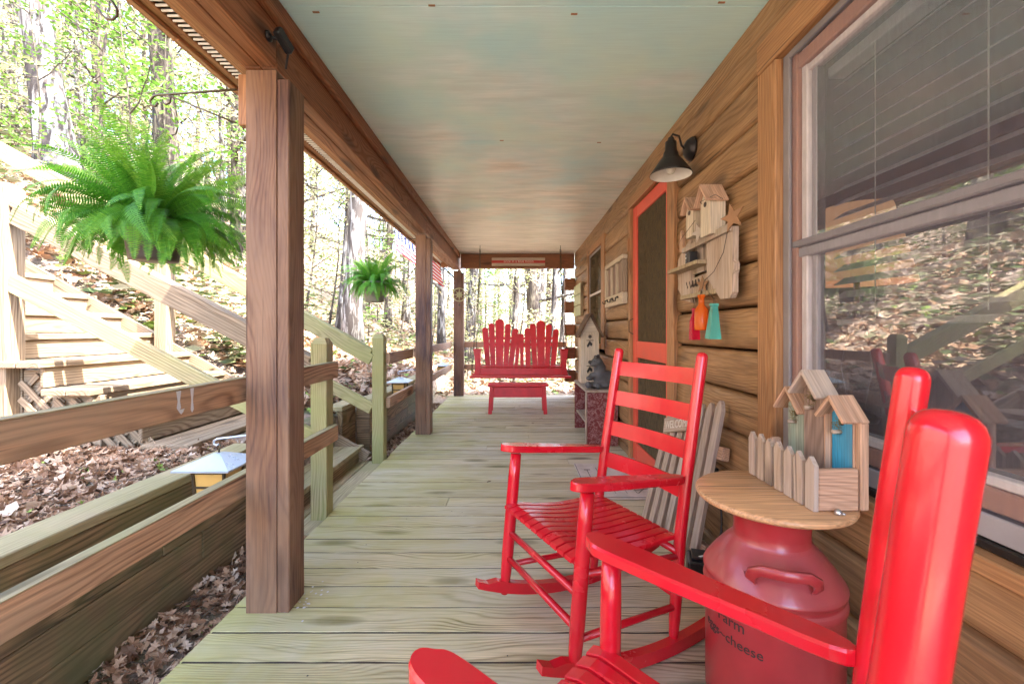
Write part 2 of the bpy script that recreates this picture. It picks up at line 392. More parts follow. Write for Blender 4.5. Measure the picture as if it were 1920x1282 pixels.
def lathe_mesh(name, prof, mat, seg=32, smooth=True):
    vs = []; fs = []; n = len(prof)
    for i in range(seg):
        a = 2*math.pi*i/seg
        for r, z in prof: vs.append((r*math.cos(a), r*math.sin(a), z))
    for i in range(seg):
        j = (i+1) % seg
        for k in range(n-1): fs.append([i*n+k, j*n+k, j*n+k+1, i*n+k+1])
    return mesh(name, vs, fs, mat, smooth)
def lathe(name, prof, mat, parent=None, M=Matrix(), seg=32):
    return link(name, lathe_mesh(name, prof, mat, seg), parent, M)
def tube_geo(pts, rad, seg=8, vs=None, fs=None):
    vs = [] if vs is None else vs; fs = [] if fs is None else fs
    pts = [Vector(p) for p in pts]; n = len(pts); base = len(vs); up = None
    if not hasattr(rad, '__len__'): rad = [rad]*n
    for i, p in enumerate(pts):
        d = (pts[min(i+1, n-1)]-pts[max(i-1, 0)]).normalized()
        if up is None: up = d.orthogonal().normalized()
        up = (up-d*up.dot(d)); up = up.normalized() if up.length > 1e-6 else d.orthogonal().normalized()
        s = d.cross(up)
        for k in range(seg):
            a = 2*math.pi*k/seg; vs.append(p+(up*math.cos(a)+s*math.sin(a))*rad[i])
    for i in range(n-1):
        for k in range(seg):
            a = base+i*seg+k; b = base+i*seg+(k+1) % seg; fs.append([a, b, b+seg, a+seg])
    fs.append([base+k for k in range(seg)][::-1]); fs.append([base+(n-1)*seg+k for k in range(seg)])
    return vs, fs
def tube(name, pts, rad, mat, parent=None, seg=10, M=None):
    """tube in world points; its origin is put at the first point"""
    o = Vector(pts[0]); vs, fs = tube_geo([Vector(p)-o for p in pts], rad, seg)
    return link(name, mesh(name, vs, fs, mat, True), parent, M if M is not None else Matrix.Translation(o))
def copy_tree(o, loc=None, rz=None, label=None):
    """a thing, its parts and their sub-parts"""
    def cp(s, par):
        c = s.copy(); COL.objects.link(c)
        if par is not None: c.parent = par; c.matrix_local = s.matrix_local.copy()
        WM[c.name] = PW(s)
        for ch in KIDS(s): cp(ch, c)
        return c
    r = cp(o, None)
    if loc is not None: r.location = loc
    if rz is not None: r.rotation_euler = (0, 0, rz)
    if label: r['label'] = label
    return r
def KIDS(o): return [x for x in bpy.data.objects if x.parent == o]
def setrv(me, vals):
    a = me.attributes.new('rv', 'FLOAT', 'FACE'); a.data.foreach_set('value', vals)
def text_obj(name, s, size, mat, parent, M, depth=.001, bend=None, align='CENTER'):
    cu = bpy.data.curves.new(name, 'FONT'); cu.body = s; cu.size = size; cu.extrude = depth; cu.align_x = align; cu.resolution_u = 3
    t = bpy.data.objects.new('tmp', cu); COL.objects.link(t); dg = bpy.context.evaluated_depsgraph_get()
    me = bpy.data.meshes.new_from_object(t.evaluated_get(dg)); bpy.data.objects.remove(t); bpy.data.curves.remove(cu)
    me.name = name; me.materials.clear(); me.materials.append(MATS[mat])
    if bend:
        for v in me.vertices:
            a = v.co.x/bend; r = bend+v.co.z; v.co = Vector((r*math.sin(a), v.co.y, r*math.cos(a)-bend))
    return link(name, me, parent, M)

# ------------------------------------------------------------------ terrain
def sm(a, b, x):
    t = max(0., min(1., (x-a)/(b-a))); return t*t*(3-2*t)
def gz(x, y):
    """ground height in survey units"""
    if x > -1.62:
        tr = -.16
        if y > 7.2:
            return -.16+.045*min(y-7.2, 20)+.10*max(0, y-26)*.5+.02*mnoise.noise(Vector((x, y, 0)))
        return tr if y > -2 else -.2
    u = -x
    near = .40+.55*max(0, u-3.5)
    far = .25+.57*max(0, u-1.75)+.1*max(0, min(1, 2.4-u))
    if u > 8: near += .10*(u-8); far += .10*(u-8)
    m = sm(3.52, 3.85, y)
    z = near*(1-m)+far*m
    if y > 7:
        k = sm(7, 10, y); zz = -.16+.045*min(y-7.2, 20)+.10*max(0, y-26)*.5+.5*max(0, u-2.2)
        z = z*(1-k)+max(zz, z*.6)*k if u > 1.62 else zz
    z += .05*mnoise.noise(Vector((x*.9, y*.9, 3)))*sm(0, 2, u-1.75)+.25*mnoise.noise(Vector((x*.25, y*.25, 7)))*sm(3, 8, u)
    return min(z, 26)
def terrain():
    def steps(a, b, fine0, fine1, d):
        out = []; x = fine0
        while x < fine1: out.append(x); x += d
        out.append(fine1); x = fine1; s = d
        while x < b: s *= 1.25; x += s; out.append(x)
        x = fine0; s = d
        while x > a: s *= 1.25; x -= s; out.insert(0, x)
        return out
    xs = sorted(set([round(v, 4) for v in steps(-260, 260, -9, 3, .22)]+[-1.64, -1.61])); ys = steps(-260, 260, -2, 14, .25)
    vs = [P(x, y, gz(x, y)) for y in ys for x in xs]; n = len(xs)
    fs = [[j*n+i, j*n+i+1, (j+1)*n+i+1, (j+1)*n+i] for j in range(len(ys)-1) for i in range(n-1)]
    tag(link('forest_ground', mesh('forest_ground', vs, fs, 'forest_ground', True)), 'leaf-covered wooded hillside rising on the left of the porch', kind='structure')
terrain()

# ------------------------------------------------------------------ porch deck
deck = tag(link('porch_deck', None), 'weathered greenish board deck of the porch', kind='structure')
y = -1.62; i = 0; SEAMS = []
while y < 7.1:
    y1 = min(y+.1292, 7.14)
    dx = rnd.uniform(-.006, .006); dz = rnd.uniform(-.0015, .0015)
    if i % 3 == 1 and rnd.random() < .8:
        c = rnd.uniform(-.6, .6)
        bx('deck_board', -1.17+dx, c-.0015, y, y1, -.036+dz, dz, 'deck_wood', deck, 0, b=.0006); bx('deck_board', c+.0015, 1.075, y, y1, -.037+dz, -.001+dz, 'deck_wood', deck, 0, b=.0006)
    else: bx('deck_board', -1.17+dx, 1.075, y, y1, -.036+dz, dz, 'deck_wood', deck, 0, b=.0006)
    SEAMS.append(y1)
    y += .1365; i += 1
bx('rim_joist', -1.165, -1.125, -1.6, 7.1, -.2, -.040, 'wall_timber', deck)
bx('rim_joist', -1.12, 1.1, 7.08, 7.12, -.2, -.040, 'wall_timber', deck)
bx('joist', -.3, -.26, -1.6, 7.07, -.2, -.040, 'wall_timber', deck)
vs = []; fs = []
for ys_ in SEAMS[:-1]:
    b0 = len(vs); n = 40
    for k in range(n+1):
        xx = -1.16+2.23*k/n; zz = -.0012-.004*max(0, mnoise.noise(Vector((xx*9, ys_*5, 0)))); vs += [P(xx, ys_-.0004, zz), P(xx, ys_+.0077, zz)]
    fs += [[b0+2*k, b0+2*k+2, b0+2*k+3, b0+2*k+1] for k in range(n)]
tag(link('joint_dirt', mesh('joint_dirt', vs, fs, 'soil'), deck), kind='stuff')
# nail heads, fallen scraps
vs = []; fs = []
for _ in range(46):
    x = rnd.uniform(-1.05, .9); y = rnd.uniform(1.3, 6.8); r = rnd.uniform(.0025, .0035); p = P(x, y, .0035); b0 = len(vs)
    for k in range(6): vs.append(p+Vector((r*math.cos(k), r*math.sin(k), 0)))
    fs.append(list(range(b0, b0+6)))
tag(link('nail', mesh('nail', vs, fs, 'black_metal'), deck), kind='stuff')

# ------------------------------------------------------------------ leaves on the ground
def leaf_mesh(name, pts, size, mat, flat=.35, green=.01):
    vs = []; fs = []; rv = []
    for p in pts:
        s = size*rnd.uniform(.6, 1.35); a = rnd.uniform(0, 6.28)
        M = Matrix.Rotation(a, 3, 'Z') @ Matrix.Rotation(rnd.gauss(0, flat), 3, 'X') @ Matrix.Rotation(rnd.gauss(0, flat), 3, 'Y')
        w_ = rnd.uniform(.32, .5); c = rnd.uniform(-.25, .35); b0 = len(vs)
        c2 = rnd.uniform(-.3, .5); asym = rnd.uniform(.8, 1.2)
        sh = [(-.62, 0), (-.30, .10), (-.34, .42), (-.10, .24), (.06, .50), (.16, .22), (.38, .26), (.62, 0), (.34, -.24*asym), (.14, -.20), (.02, -.48*asym), (-.12, -.24), (-.36, -.40*asym), (-.30, -.10)]
        for q in sh: vs.append(p+M @ (Vector((q[0], q[1]*w_*2.2, c*abs(q[1])*1.6+c2*q[0]*q[0]+.05*math.sin(q[0]*9+q[1]*7)))*s))
        vs.append(p+M @ Vector((.0, 0, 0)))
        for k in range(14): fs.append([b0+14, b0+k, b0+(k+1) % 14])
        t = 1. if rnd.random() < green else rnd.random()*.88
        rv += [t]*14
    me = mesh(name, vs, fs, mat); setrv(me, rv); return me
pts = []
for _ in range(9000):
    x = rnd.uniform(-4.6, -1.76); y = rnd.uniform(.55, 2.6); pts.append(P(x, y, gz(x, y)+rnd.uniform(.003, .028)))
tag(link('leaf_litter', leaf_mesh('leaf_litter', pts, .058, 'dead_leaf', .5)), 'brown dead leaves filling the bed behind the retaining wall', kind='stuff')
pts = []
for _ in range(6000):
    x = rnd.uniform(-4.2, -1.76); y = rnd.uniform(.55, 2.5); pts.append(P(x, y, gz(x, y)+rnd.uniform(.003, .03)))
tag(link('leaf_litter', leaf_mesh('leaf_litter', pts, .024, 'dead_leaf', .7)), 'small leaf crumbs mixed into the leaf bed behind the wall', kind='stuff')
vs = []; fs = []
for _ in range(420):
    x = rnd.uniform(-4.2, -1.72); y = rnd.uniform(.6, 2.5)
    if _ % 3 == 0: x = rnd.uniform(-1.55, -1.22); y = rnd.uniform(.8, 4)
    p = P(x, y, gz(x, y)+.03); a = rnd.uniform(0, 6.28); L = rnd.uniform(.03, .16); d = Vector((math.cos(a), math.sin(a), rnd.uniform(-.15, .2)))*L
    tube_geo([p-d*.5, p+Vector((rnd.gauss(0, .006), rnd.gauss(0, .006), .004)), p+d*.5], [.0022, .0018, .001], 4, vs, fs)
tag(link('twigs', mesh('twigs', vs, fs, 'bark_brown')), 'thin broken twigs lying among the dead leaves', kind='stuff')
pts = []
for _ in range(3800):
    y = rnd.uniform(.7, 7.0); x = rnd.uniform(-1.58, -1.19); pts.append(P(x, y, -.16+rnd.uniform(.0, .05)+.03*mnoise.noise(Vector((x*4, y*4, 0)))))
tag(link('leaf_litter', leaf_mesh('leaf_litter', pts, .045, 'dead_leaf', .6)), 'brown dead leaves in the trench between deck and wall', kind='stuff')
pts = []
for _ in range(20000):
    v = rnd.random()**1.7; y = 2.7+v*22; x = -1.8-rnd.random()**1.2*(3+y*1.1)
    if y > 7.6 and rnd.random() < .5: x = rnd.uniform(-5, 4)
    if 2.4 < y < 3.65 and x > -5: continue
    pts.append(P(x, y, gz(x, y)+rnd.uniform(.0, .05)))
tag(link('leaf_litter', leaf_mesh('leaf_litter', pts, .12, 'dead_leaf', .5, .05)), 'pale dead leaves scattered over the sunlit hillside', kind='stuff')
# low brush on the slope
vs = []; fs = []; rv = []
for _ in range(2600):
    v = rnd.random()**1.5; y = 3.8+v*24; x = -2.2-rnd.random()*(2+y*1.2)
    if y > 8.5 and rnd.random() < .45: x = rnd.uniform(-6, 5)
    if mnoise.noise(Vector((x*.6, y*.6, 2))) < -.12: continue
    base = P(x, y, gz(x, y)); h = rnd.uniform(.12, .55)*(1.3 if y > 9 else 1)
    for k in range(rnd.randint(7, 15)):
        p = base+Vector((rnd.gauss(0, .13), rnd.gauss(0, .13), rnd.random()*h)); s = rnd.uniform(.03, .075)*(1+y*.03)
        q = Matrix.Rotation(rnd.uniform(0, 6.28), 3, 'Z') @ Matrix.Rotation(rnd.uniform(-.9, .9), 3, 'X'); b0 = len(vs)
        for a_ in ((-1, 0, 0), (0, .45, .1), (1, 0, 0), (0, -.45, .1)): vs.append(p+q @ (Vector(a_)*s))
        fs.append([b0, b0+1, b0+2, b0+3]); rv.append(rnd.random())
me = mesh('undergrowth', vs, fs, 'brush_leaf'); setrv(me, rv)
tag(link('undergrowth', me), 'low green brush growing over the hillside', kind='stuff')

# ------------------------------------------------------------------ retaining wall, outer steps
def rwall(label, segs, ytag):
    t = thing('retaining_wall', label, 'wall')
    for (xf, y0, y1, courses) in segs:
        for c in range(courses):
            z0 = -.155+c*.141; y = y0-rnd.uniform(0, .6)
            while y < y1:
                e = min(y1, y+rnd.uniform(1.3, 2.4)); a = max(y, y0)
                if y1-e < .25: e = y1
                if e-a > .05: bx('timber', xf-.05+rnd.uniform(-.004, .004), xf+rnd.uniform(-.003, .003), a+.002, e-.002, z0, z0+.138, 'wall_timber', t, 1)
                y = e
    return t
rw = rwall('low retaining wall of dark timber beside the near trench, capped with a flat plank', [(-1.6, -.8, 2.47, 4)], 'near')
bx('cap_board', -1.75, -1.59, -.8, 2.47, .412, .452, 'cap_wood', rw, 1)
rw2 = rwall('low timber retaining wall past the steps, running to the second porch post', [(-1.6, 3.66, 3.97, 4), (-1.46, 4.0, 7.0, 4)], 'far')
bx('cap_board', -1.75, -1.59, 3.64, 4.02, .412, .452, 'cap_wood', rw2, 1)
bx('cap_board', -1.61, -1.45, 4.03, 7.0, .412, .452, 'cap_wood', rw2, 1)
for c in range(4): bx('timber', -1.6, -1.465, 3.985, 4.02, -.155+c*.141, -.155+c*.141+.138, 'wall_timber', rw2, 0)

stairs = thing('wooden_stairs', 'long flight of outdoor wooden stairs with lattice sides climbing the hillside', 'stairs')
for k in range(-4, 8):
    nx = -2.61-.305*k; z = .79+.17*k; y0, y1 = 2.46, 3.62
    for q in range(2):
        a = nx-.152*q; bx('tread', a-.148, a, y0-(.03 if q == 0 else .03), y1+.02, z-.04, z, 'stair_wood' if k > -3 else 'cap_wood', stairs, 1)
    bx('riser', nx-.045, nx-.02, y0+.01, y1, z-.17+.002, z-.042, 'stair_wood' if k > -2 else 'wall_timber', stairs, 1)
for yy in (3.58,):
    board('stringer', P(-1.35, yy, -.02), P(-4.7, yy, 1.85), .03, .16, 'stair_wood', stairs)
# lattice: crossing slats cut to a stepped side panel
def lattice(x0, x1, z0, z1f, yy):
    poly = []
    for d in (1, -1):
        s = -1.
        while s < 3.4:
            seg = []; t = 0.
            n = 60
            for i in range(n+1):
                z = z0+(z1f(x0)-z0)*i/n; x = (x0-1.2+s*1.0)+(z-z0)*d if d == 1 else (x0-1.2+s+1.2)-(z-z0)
                if x0 < x < x1 and z < z1f(x): seg.append((x, z))
                elif seg: break
            if len(seg) > 3:
                a, b = seg[0], seg[-1]
                if math.dist(a, b) > .06: board('lattice_slat', P(a[0], yy+(.004 if d == 1 else -.012), a[1]), P(b[0], yy+(.004 if d == 1 else -.012), b[1]), .008*1.2, .038, 'stair_wood', stairs)
            s += .105
lattice(-3.12, -2.63, .36, lambda x: .72 if x > -2.95 else .88, 2.51)
lattice(-2.62, -2.03, .36, lambda x: .40+(.14 if x < -2.3 else .02), 2.51)
bx('skirt_board', -2.64, -2.60, 2.49, 2.53, .3, .745, 'stair_wood', stairs); bx('skirt_board', -2.05, -2.005, 2.49, 2.53, .2, .405, 'stair_wood', stairs)
for (a, b, c, d) in ((-4.6, -3.14, .25, .93), (-3.13, -2.96, .25, .90), (-2.955, -2.645, .25, .735), (-2.64, -2.345, .25, .565), (-2.34, -2.05, .2, .40)): bx('backing_board', a, b, 2.525, 2.535, c, d, 'stair_wood', stairs, 0)
landing = thing('step_landing', 'narrow boards forming the landing between the deck and the outdoor steps', 'landing')
for a in (-1.19, -1.335): bx('landing_board', a-.138, a, 2.3, 3.6, -.062, -.026, 'cap_wood', landing, 1)
bx('landing_side', -1.47, -1.20, 2.27, 2.295, -.2, -.03, 'wall_timber', landing)

# ------------------------------------------------------------------ newels and rails
def newel(x0, x1, y0, y1, z0, z1, label, mat='newel_wood', grp=None):
    t = thing('newel_post', label, 'post', P((x0+x1)/2, (y0+y1)/2, z0), group=grp)
    L = (z1-z0-.03)*KX; w_ = (x1-x0)*KX; d = (y1-y0)*KY; c = P((x0+x1)/2, (y0+y1)/2, 0)
    board('shaft', Vector((c.x, c.y, z0*KX)), Vector((c.x, c.y, z0*KX+L)), w_, d, mat, t, (0, 1, 0))
    zt = z0*KX+L-.002; h = .035; i_ = .3
    vs = [(-w_/2, -d/2, 0), (w_/2, -d/2, 0), (w_/2, d/2, 0), (-w_/2, d/2, 0), (-w_*i_, -d*i_, h), (w_*i_, -d*i_, h), (w_*i_, d*i_, h), (-w_*i_, d*i_, h)]
    link('chamfered_cap', mesh('cap', vs, [[0, 1, 5, 4], [1, 2, 6, 5], [2, 3, 7, 6], [3, 0, 4, 7], [4, 5, 6, 7], [3, 2, 1, 0]], mat), t, Matrix.Translation((c.x, c.y, zt)))
    return t
newel(-1.275, -1.174, 2.465, 2.555, -.18, 1.10, 'squat gate post with chamfered top where the near rails end')
newel(-1.275, -1.172, 3.52, 3.61, -.10, 1.117, 'greenish gate post with chamfered top on the far side of the steps')
newel(-3.27, -3.15, 2.45, 2.555, .3, 2.07, 'tall sunlit newel post halfway up the stairs at the left edge', 'stair_wood')
newel(-3.19, -3.08, 3.5, 3.6, .9, 1.96, 'sunlit post under the farther stair handrail, behind the treads', 'stair_wood')
def slope_rail(label, y, pts, w_, mats):
    (xa, za), (xb, zb) = pts
    t = thing('stair_rail', label, 'handrail')
    board('cap_rail', P(xa, y, za-.02), P(xb, y, zb-.02), .09, .036, mats, t); board('side_rail', P(xa, y-.026, za-.092), P(xb, y-.026, zb-.092), .036, .095, mats, t)
    return t
slope_rail('near stair handrail with flat cap, rising from the gate post to the tall newel', 2.51, [(-1.28, .99), (-3.15, 1.965)], .1, 'stair_wood')
slope_rail('near stair handrail above the tall newel, leaving the picture at the left', 2.51, [(-3.28, 2.03), (-5.2, 3.03)], .1, 'stair_wood')
slope_rail('farther stair handrail rising behind the hanging fern', 3.56, [(-1.28, .985), (-5.6, 3.38)], .1, 'newel_wood')
t = thing('stair_rail', 'near lower stair rail crossing in front of the treads', 'handrail')
board('rail_board', P(-1.28, 2.48, .485), P(-3.16, 2.48, 1.455), .036, .10, 'newel_wood', t)
t = thing('stair_rail', 'farther lower stair rail ending at the greenish gate post', 'handrail')
board('rail_board', P(-1.28, 3.54, .46), P(-5.6, 3.54, 2.80), .036, .10, 'newel_wood', t)
def prail(label, x0, x1, y0, y1, mat='rail_wood'):
    t = thing('porch_rail', label, 'railing')
    bx('upper_rail', x0, x1, y0, y1, .853, .952, mat, t); bx('lower_rail', x0, x1, y0, y1, .458, .552, mat, t); return t
pr = prail('brown two-board porch railing from the left edge past the near post', -1.17, -1.13, -1.4, 2.53)
bx('rail_top', -1.1705, -1.1295, -1.4, 2.531, .9515, .955, 'cap_wood', pr); bx('rail_top', -1.1705, -1.1295, -1.4, 2.531, .5515, .555, 'cap_wood', pr)
for (yy, z0, z1, w_) in ((1.33, .88, .948, .010), (1.385, .865, .95, .008), (1.34, .868, .885, .014)):
    q = [(-w_, z1), (w_, z1), (w_*.5, (z0+z1)/2), (w_*.9, z0+.01), (0, z0), (-w_*.8, z0+.012), (-w_*.4, (z0+z1)/2)]
    link('white_drip', mesh('white_drip', [P(-1.1287, yy+a, b) for a, b in q], [list(range(7))], 'white_drop'), pr)
prail('brown two-board railing between the far gate post and the second porch post', -1.17, -1.13, 3.57, 4.38)
prail('brown two-board railing between the second and the far corner post', -1.17, -1.13, 4.53, 7.0)
prail('brown two-board railing closing the far end of the porch behind the swing', -.92, .9, 7.10, 7.14)

# ------------------------------------------------------------------ porch posts and roof
def post(x0, x1, y0, y1, label):
    t = thing('porch_post', label, 'post', P((x0+x1)/2, (y0+y1)/2, 0))
    zt = 2.21
    bx('shaft', x0, x1-.0503, y0, y1, .001, zt, 'post_wood', t, 2, b=.0015); bx('shaft', x1-.050, x1, y0+.002, y1, .001, zt-.035, 'post_wood', t, 2)
    return t
post(-1.098, -.923, 1.615, 1.735, 'thick purple-brown porch post nearest the camera')
post(-1.112, -.945, 4.40, 4.52, 'second porch post, between the hanging fern and the bench swing')
post(-1.095, -.918, 7.0, 7.11, 'farthest porch post, at the corner left of the bench swing')
post(-1.098, -.923, -1.3, -1.18, 'porch post behind the camera')
roof = thing('porch_roof', 'cedar beams, vented eave and painted plywood ceiling over the porch', 'roof')
for a, b in ((-1.6, 1.66), (1.663, 4.46), (4.463, 7.2)):
    bx('eave_beam', -1.068, -1.0, a, b, 2.25, 2.5, 'beam_wood', roof, 1)
    bx('eave_beam', -1.139, -1.070, a, b, 2.252, 2.5, 'beam_wood', roof, 1)
    bx('outer_board', -1.165, -1.141, a, b, 2.262, 2.5, 'fascia_wood', roof, 1)
bx('ceiling_trim', -.998, -.968, -1.6, 6.95, 2.42, 2.503, 'beam_wood', roof, 1)
bx('end_beam', -.966, 1.03, 6.965, 7.03, 2.245, 2.5, 'beam_wood', roof, 0)
bx('cleat', -1.19, -1.10, 1.70, 1.735, 2.03, 2.249, 'fascia_wood', roof, 2)
bx('ledger', -1.30, -1.12, 6.9, 7.0, 2.262, 2.34, 'fascia_wood', roof, 0)
for a, b in ((-1.6, .4535), (.4575, 1.6575), (1.6625, 2.8375), (2.8425, 4.04), (4.044, 5.24), (5.244, 6.44), (6.444, 7.3)):
    bx('ceiling_panel', -1.17, 1.09, a, b, 2.505, 2.517, 'ceiling_paint', roof, 0, b=.0006)
for x, y in ((-.35, 1.655), (.25, 1.70), (-.85, 1.69), (.85, 1.64), (-.1, 2.83), (.6, 2.86)):
    bx('knot_patch', x-.014, x+.014, y-.004, y+.004, 2.502, 2.506, 'rusty_tin', roof)
for a, b in ((-1.6, 1.6), (1.603, 4.6), (4.603, 7.3)):
    bx('soffit_board', -1.275, -1.167, a, b, 2.34, 2.352, 'fascia_wood', roof, 1); bx('soffit_board', -1.36, -1.325, a, b, 2.34, 2.352, 'fascia_wood', roof, 1)
    bx('fascia', -1.395, -1.362, a, b, 2.325, 2.5, 'fascia_wood', roof, 1)
bx('vent_back', -1.324, -1.276, -1.6, 7.3, 2.356, 2.36, 'black_metal', roof)
vm = cbox(.046*KX, .011, .008, 'lamp_white')
y = .75; n = 0
while y < 7.2 and n < 290:
    c = P(-1.30, y, 2.346); link('vent_louver', vm, roof, Matrix.Translation(c) @ Matrix.Rotation(.5, 4, 'X')); y += .0245; n += 1
# pitched roof over house and porch
rp = [P(-1.42, -1.8, 2.53), P(-1.42, 7.6, 2.53), P(3.9, 7.6, 4.1), P(3.9, -1.8, 4.1), P(9.2, 7.6, 2.53), P(9.2, -1.8, 2.53)]
up = Vector((0, 0, .06))
vs = rp+[p+up for p in rp]
link('roof_slope', mesh('roof_slope', vs, [[0, 1, 2, 3], [3, 2, 4, 5], [9, 8, 7, 6], [11, 10, 8, 9], [0, 6, 7, 1], [1, 7, 8, 2], [2, 8, 10, 4], [0, 3, 9, 6], [3, 5, 11, 9], [4, 10, 11, 5]], 'roofing'), roof)

# ------------------------------------------------------------------ log cabin wall
cabin = thing('log_cabin', 'brown half-round log wall of the cabin with windows and screen door', 'cabin')
OP = [(.23, 1.66, .64, 2.33), (2.565, 3.60, -.2, 2.30), (4.63, 5.72, .95, 2.27)]
LOGC = {}
def log_piece(y0, y1, z0, z1):
    L = (y1-y0)*KY; H = (z1-z0)*KX; k = (round(L, 3), round(H, 3))
    if k not in LOGC:
        prof = [(-H/2+.004, -.035)]
        for i in range(9):
            a = math.pi*i/8; prof.append((-math.cos(a)*(H/2-.004), .004+.032*math.sin(a)**.32 if 0 < i < 8 else -.008))
        prof += [(H/2-.004, -.035), (H/2-.001, -.12), (-H/2+.001, -.12)]
        nseg = max(2, int(L/.12)); vs = []; fs = []; n = len(prof); sd = rnd.random()*99
        for s in range(nseg+1):
            x = -L/2+L*s/nseg
            for j, (h_, d_) in enumerate(prof):
                dd = d_ if j in (0, n-1, n-2, n-3) else d_+.004*mnoise.noise(Vector((x*2.2, h_*14, sd)))
                vs.append((x, h_, dd))
        for s in range(nseg):
            for j in range(n): a = s*n+j; b = s*n+(j+1) % n; fs.append([a, a+n, b+n, b])
        fs.append(list(range(n))); fs.append([nseg*n+j for j in range(n)][::-1])
        LOGC[k] = mesh('log', vs, fs, 'log_wood', True)
    # local x -> world Y, local y -> world Z, local z -> world -X
    M = Matrix(((0, 0, -1, 1.075*KX), (1, 0, 0, (y0+y1)/2*KY), (0, 1, 0, (z0+z1)/2*KX), (0, 0, 0, 1)))
    return link('log', LOGC[k], cabin, M)
for k in range(-1, 12):
    z0 = .06+.2*k; z1 = z0+.2
    cuts = [(-1.6, 7.0)]
    for (a, b, c, d) in OP:
        if min(z1, d)-max(z0, c) > .07:
            nc = []
            for (p, q) in cuts:
                if a > p: nc.append((p, min(q, a)))
                if b < q: nc.append((max(p, b), q))
            cuts = [t_ for t_ in nc if t_[1]-t_[0] > .05]
    for p, q in cuts: log_piece(p, q, z0, z1)
for y0, y1 in ((-1.6, 1.5), (1.503, 4.1), (4.103, 6.96)): bx('top_plate', 1.035, 1.17, y0, y1, 2.40, 2.503, 'log_wood', cabin, 1)
for z in (1.957, 1.56, 1.165, .763, .37):
    bx('log_end', .853, 1.03, 6.86, 7.0, z-.098, z+.098, 'beam_wood', cabin, 0, b=.006)
# body of the house: rooms behind the wall
HB = [('floor', 1.2, 8.6, -1.6, 7.0, -.1, 0.), ('back_wall', 8.5, 8.6, -1.6, 7.0, 0, 2.6), ('end_wall', 1.12, 8.6, 6.9, 7.0, -.3, 2.6), ('end_wall', 1.12, 8.6, -1.6, -1.5, -.3, 2.6), ('inner_ceiling', 1.2, 8.6, -1.6, 7.0, 2.5, 2.6), ('partition', 4.0, 4.05, -1.5, 6.9, 0, 2.5)]
for n_, *c in HB: bx(n_, *c, 'room_dark', cabin)
bx('foundation', 1.15, 1.3, -1.6, 7.0, -.4, -.1, 'rock', cabin)

# near window
W = link('window', cbox(.001, .001, .001, 'jamb'), cabin, Matrix.Translation(P(1.12, .95, 1.5)))
def wp(n_, *c, m='casing_wood', **k): return bx(n_, *c, m, W, **k)
wp('casing', 1.012, 1.06, 1.548, 1.664, .627, 2.212); wp('casing', 1.012, 1.06, .22, .34, .627, 2.212)
wp('casing', 1.010, 1.062, .21, 1.667, 2.214, 2.335); wp('sill_board', .995, 1.06, .21, 1.667, .625, .667)
wp('sill_channel', 1.03, 1.06, .34, 1.546, .669, .690, m='black_metal')
wp('screen_frame', 1.040, 1.052, 1.512, 1.546, .69, 2.21, m='sash_gray'); wp('screen_frame', 1.040, 1.052, .345, 1.511, 2.185, 2.211, m='sash_gray'); wp('screen_frame', 1.040, 1.052, .345, 1.511, .692, .745, m='jamb')
wp('jamb', 1.056, 1.115, 1.490, 1.544, .70, 2.20, m='jamb_pink'); wp('jamb', 1.070, 1.115, 1.458, 1.488, .70, 2.20, m='jamb_white'); wp('jamb', 1.085, 1.12, 1.432, 1.456, .70, 2.20, m='jamb')
wp('jamb', 1.056, 1.115, .35, 1.489, 2.13, 2.184, m='jamb_pink'); wp('jamb', 1.070, 1.115, .35, 1.457, 2.105, 2.128, m='jamb_white')
wp('jamb', 1.056, 1.115, .35, .40, .70, 2.12, m='jamb_white')
wp('sash_rail', 1.060, 1.10, .40, 1.50, .747, .80, m='jamb_pink'); wp('sash_rail', 1.064, 1.10, .40, 1.50, .802, .825, m='jamb_white')
wp('meeting_rail', 1.050, 1.085, .345, 1.511, 1.462, 1.487, m='sash_gray'); wp('meeting_rail', 1.062, 1.10, .40, 1.50, 1.425, 1.459, m='jamb')
def pane(n_, x, y0, y1, z0, z1, mat, par):
    A, B = P(x, y0, z0), P(x, y1, z1); c = (A+B)/2; w_, h_ = (B.y-A.y)/2, (B.z-A.z)/2
    return link(n_, mesh(n_, [(0, -w_, -h_), (0, w_, -h_), (0, w_, h_), (0, -w_, h_)], [[0, 3, 2, 1]], mat), par, Matrix.Translation(c))
pane('pane', 1.088, .40, 1.458, 1.46, 2.11, 'window_glass', W); pane('pane', 1.100, .40, 1.458, .82, 1.45, 'window_glass', W)
pane('insect_screen', 1.046, .345, 1.512, .745, 2.185, 'insect_screen', W)
# blind and lamp inside
bl = thing('window_blind', 'gray slatted blind half lowered inside the near window', 'blind', P(1.17, .9, 2.1))
bx('head_rail', 1.13, 1.19, .42, 1.44, 2.06, 2.10, 'blind', bl)
z = 2.03; bm_ = cbox(1.0*KY, .045, .0025, 'blind')
while z > 1.20:
    M = frame(P(1.16, .43, z), P(1.16, 1.42, z), (-.55, 0, .83)); link('slat', bm_, bl, M); z -= .047
for yy in (.62, .95, 1.25): bx('cord', 1.132, 1.134, yy, yy+.003, 1.2, 2.06, 'lamp_white', bl)
bx('bottom_rail', 1.145, 1.175, .43, 1.42, 1.17, 1.19, 'blind', bl)
lp = thing('table_lamp', 'lit table lamp with cone shade seen through the blind', 'lamp', P(1.70, 1.98, .7))
lathe('lamp_shade', [(.22, 0), (.135, .36)], 'shade_lit', lp, Matrix.Translation(P(1.70, 1.98, 1.385)), 40)
lathe('lamp_base', [(.0, 0), (.08, 0), (.09, .03), (.03, .06), (.06, .25), (.04, .42), (.012, .5), (.012, .75), (0, .75)], 'bronze', lp, Matrix.Translation(P(1.70, 1.98, .7)), 20)
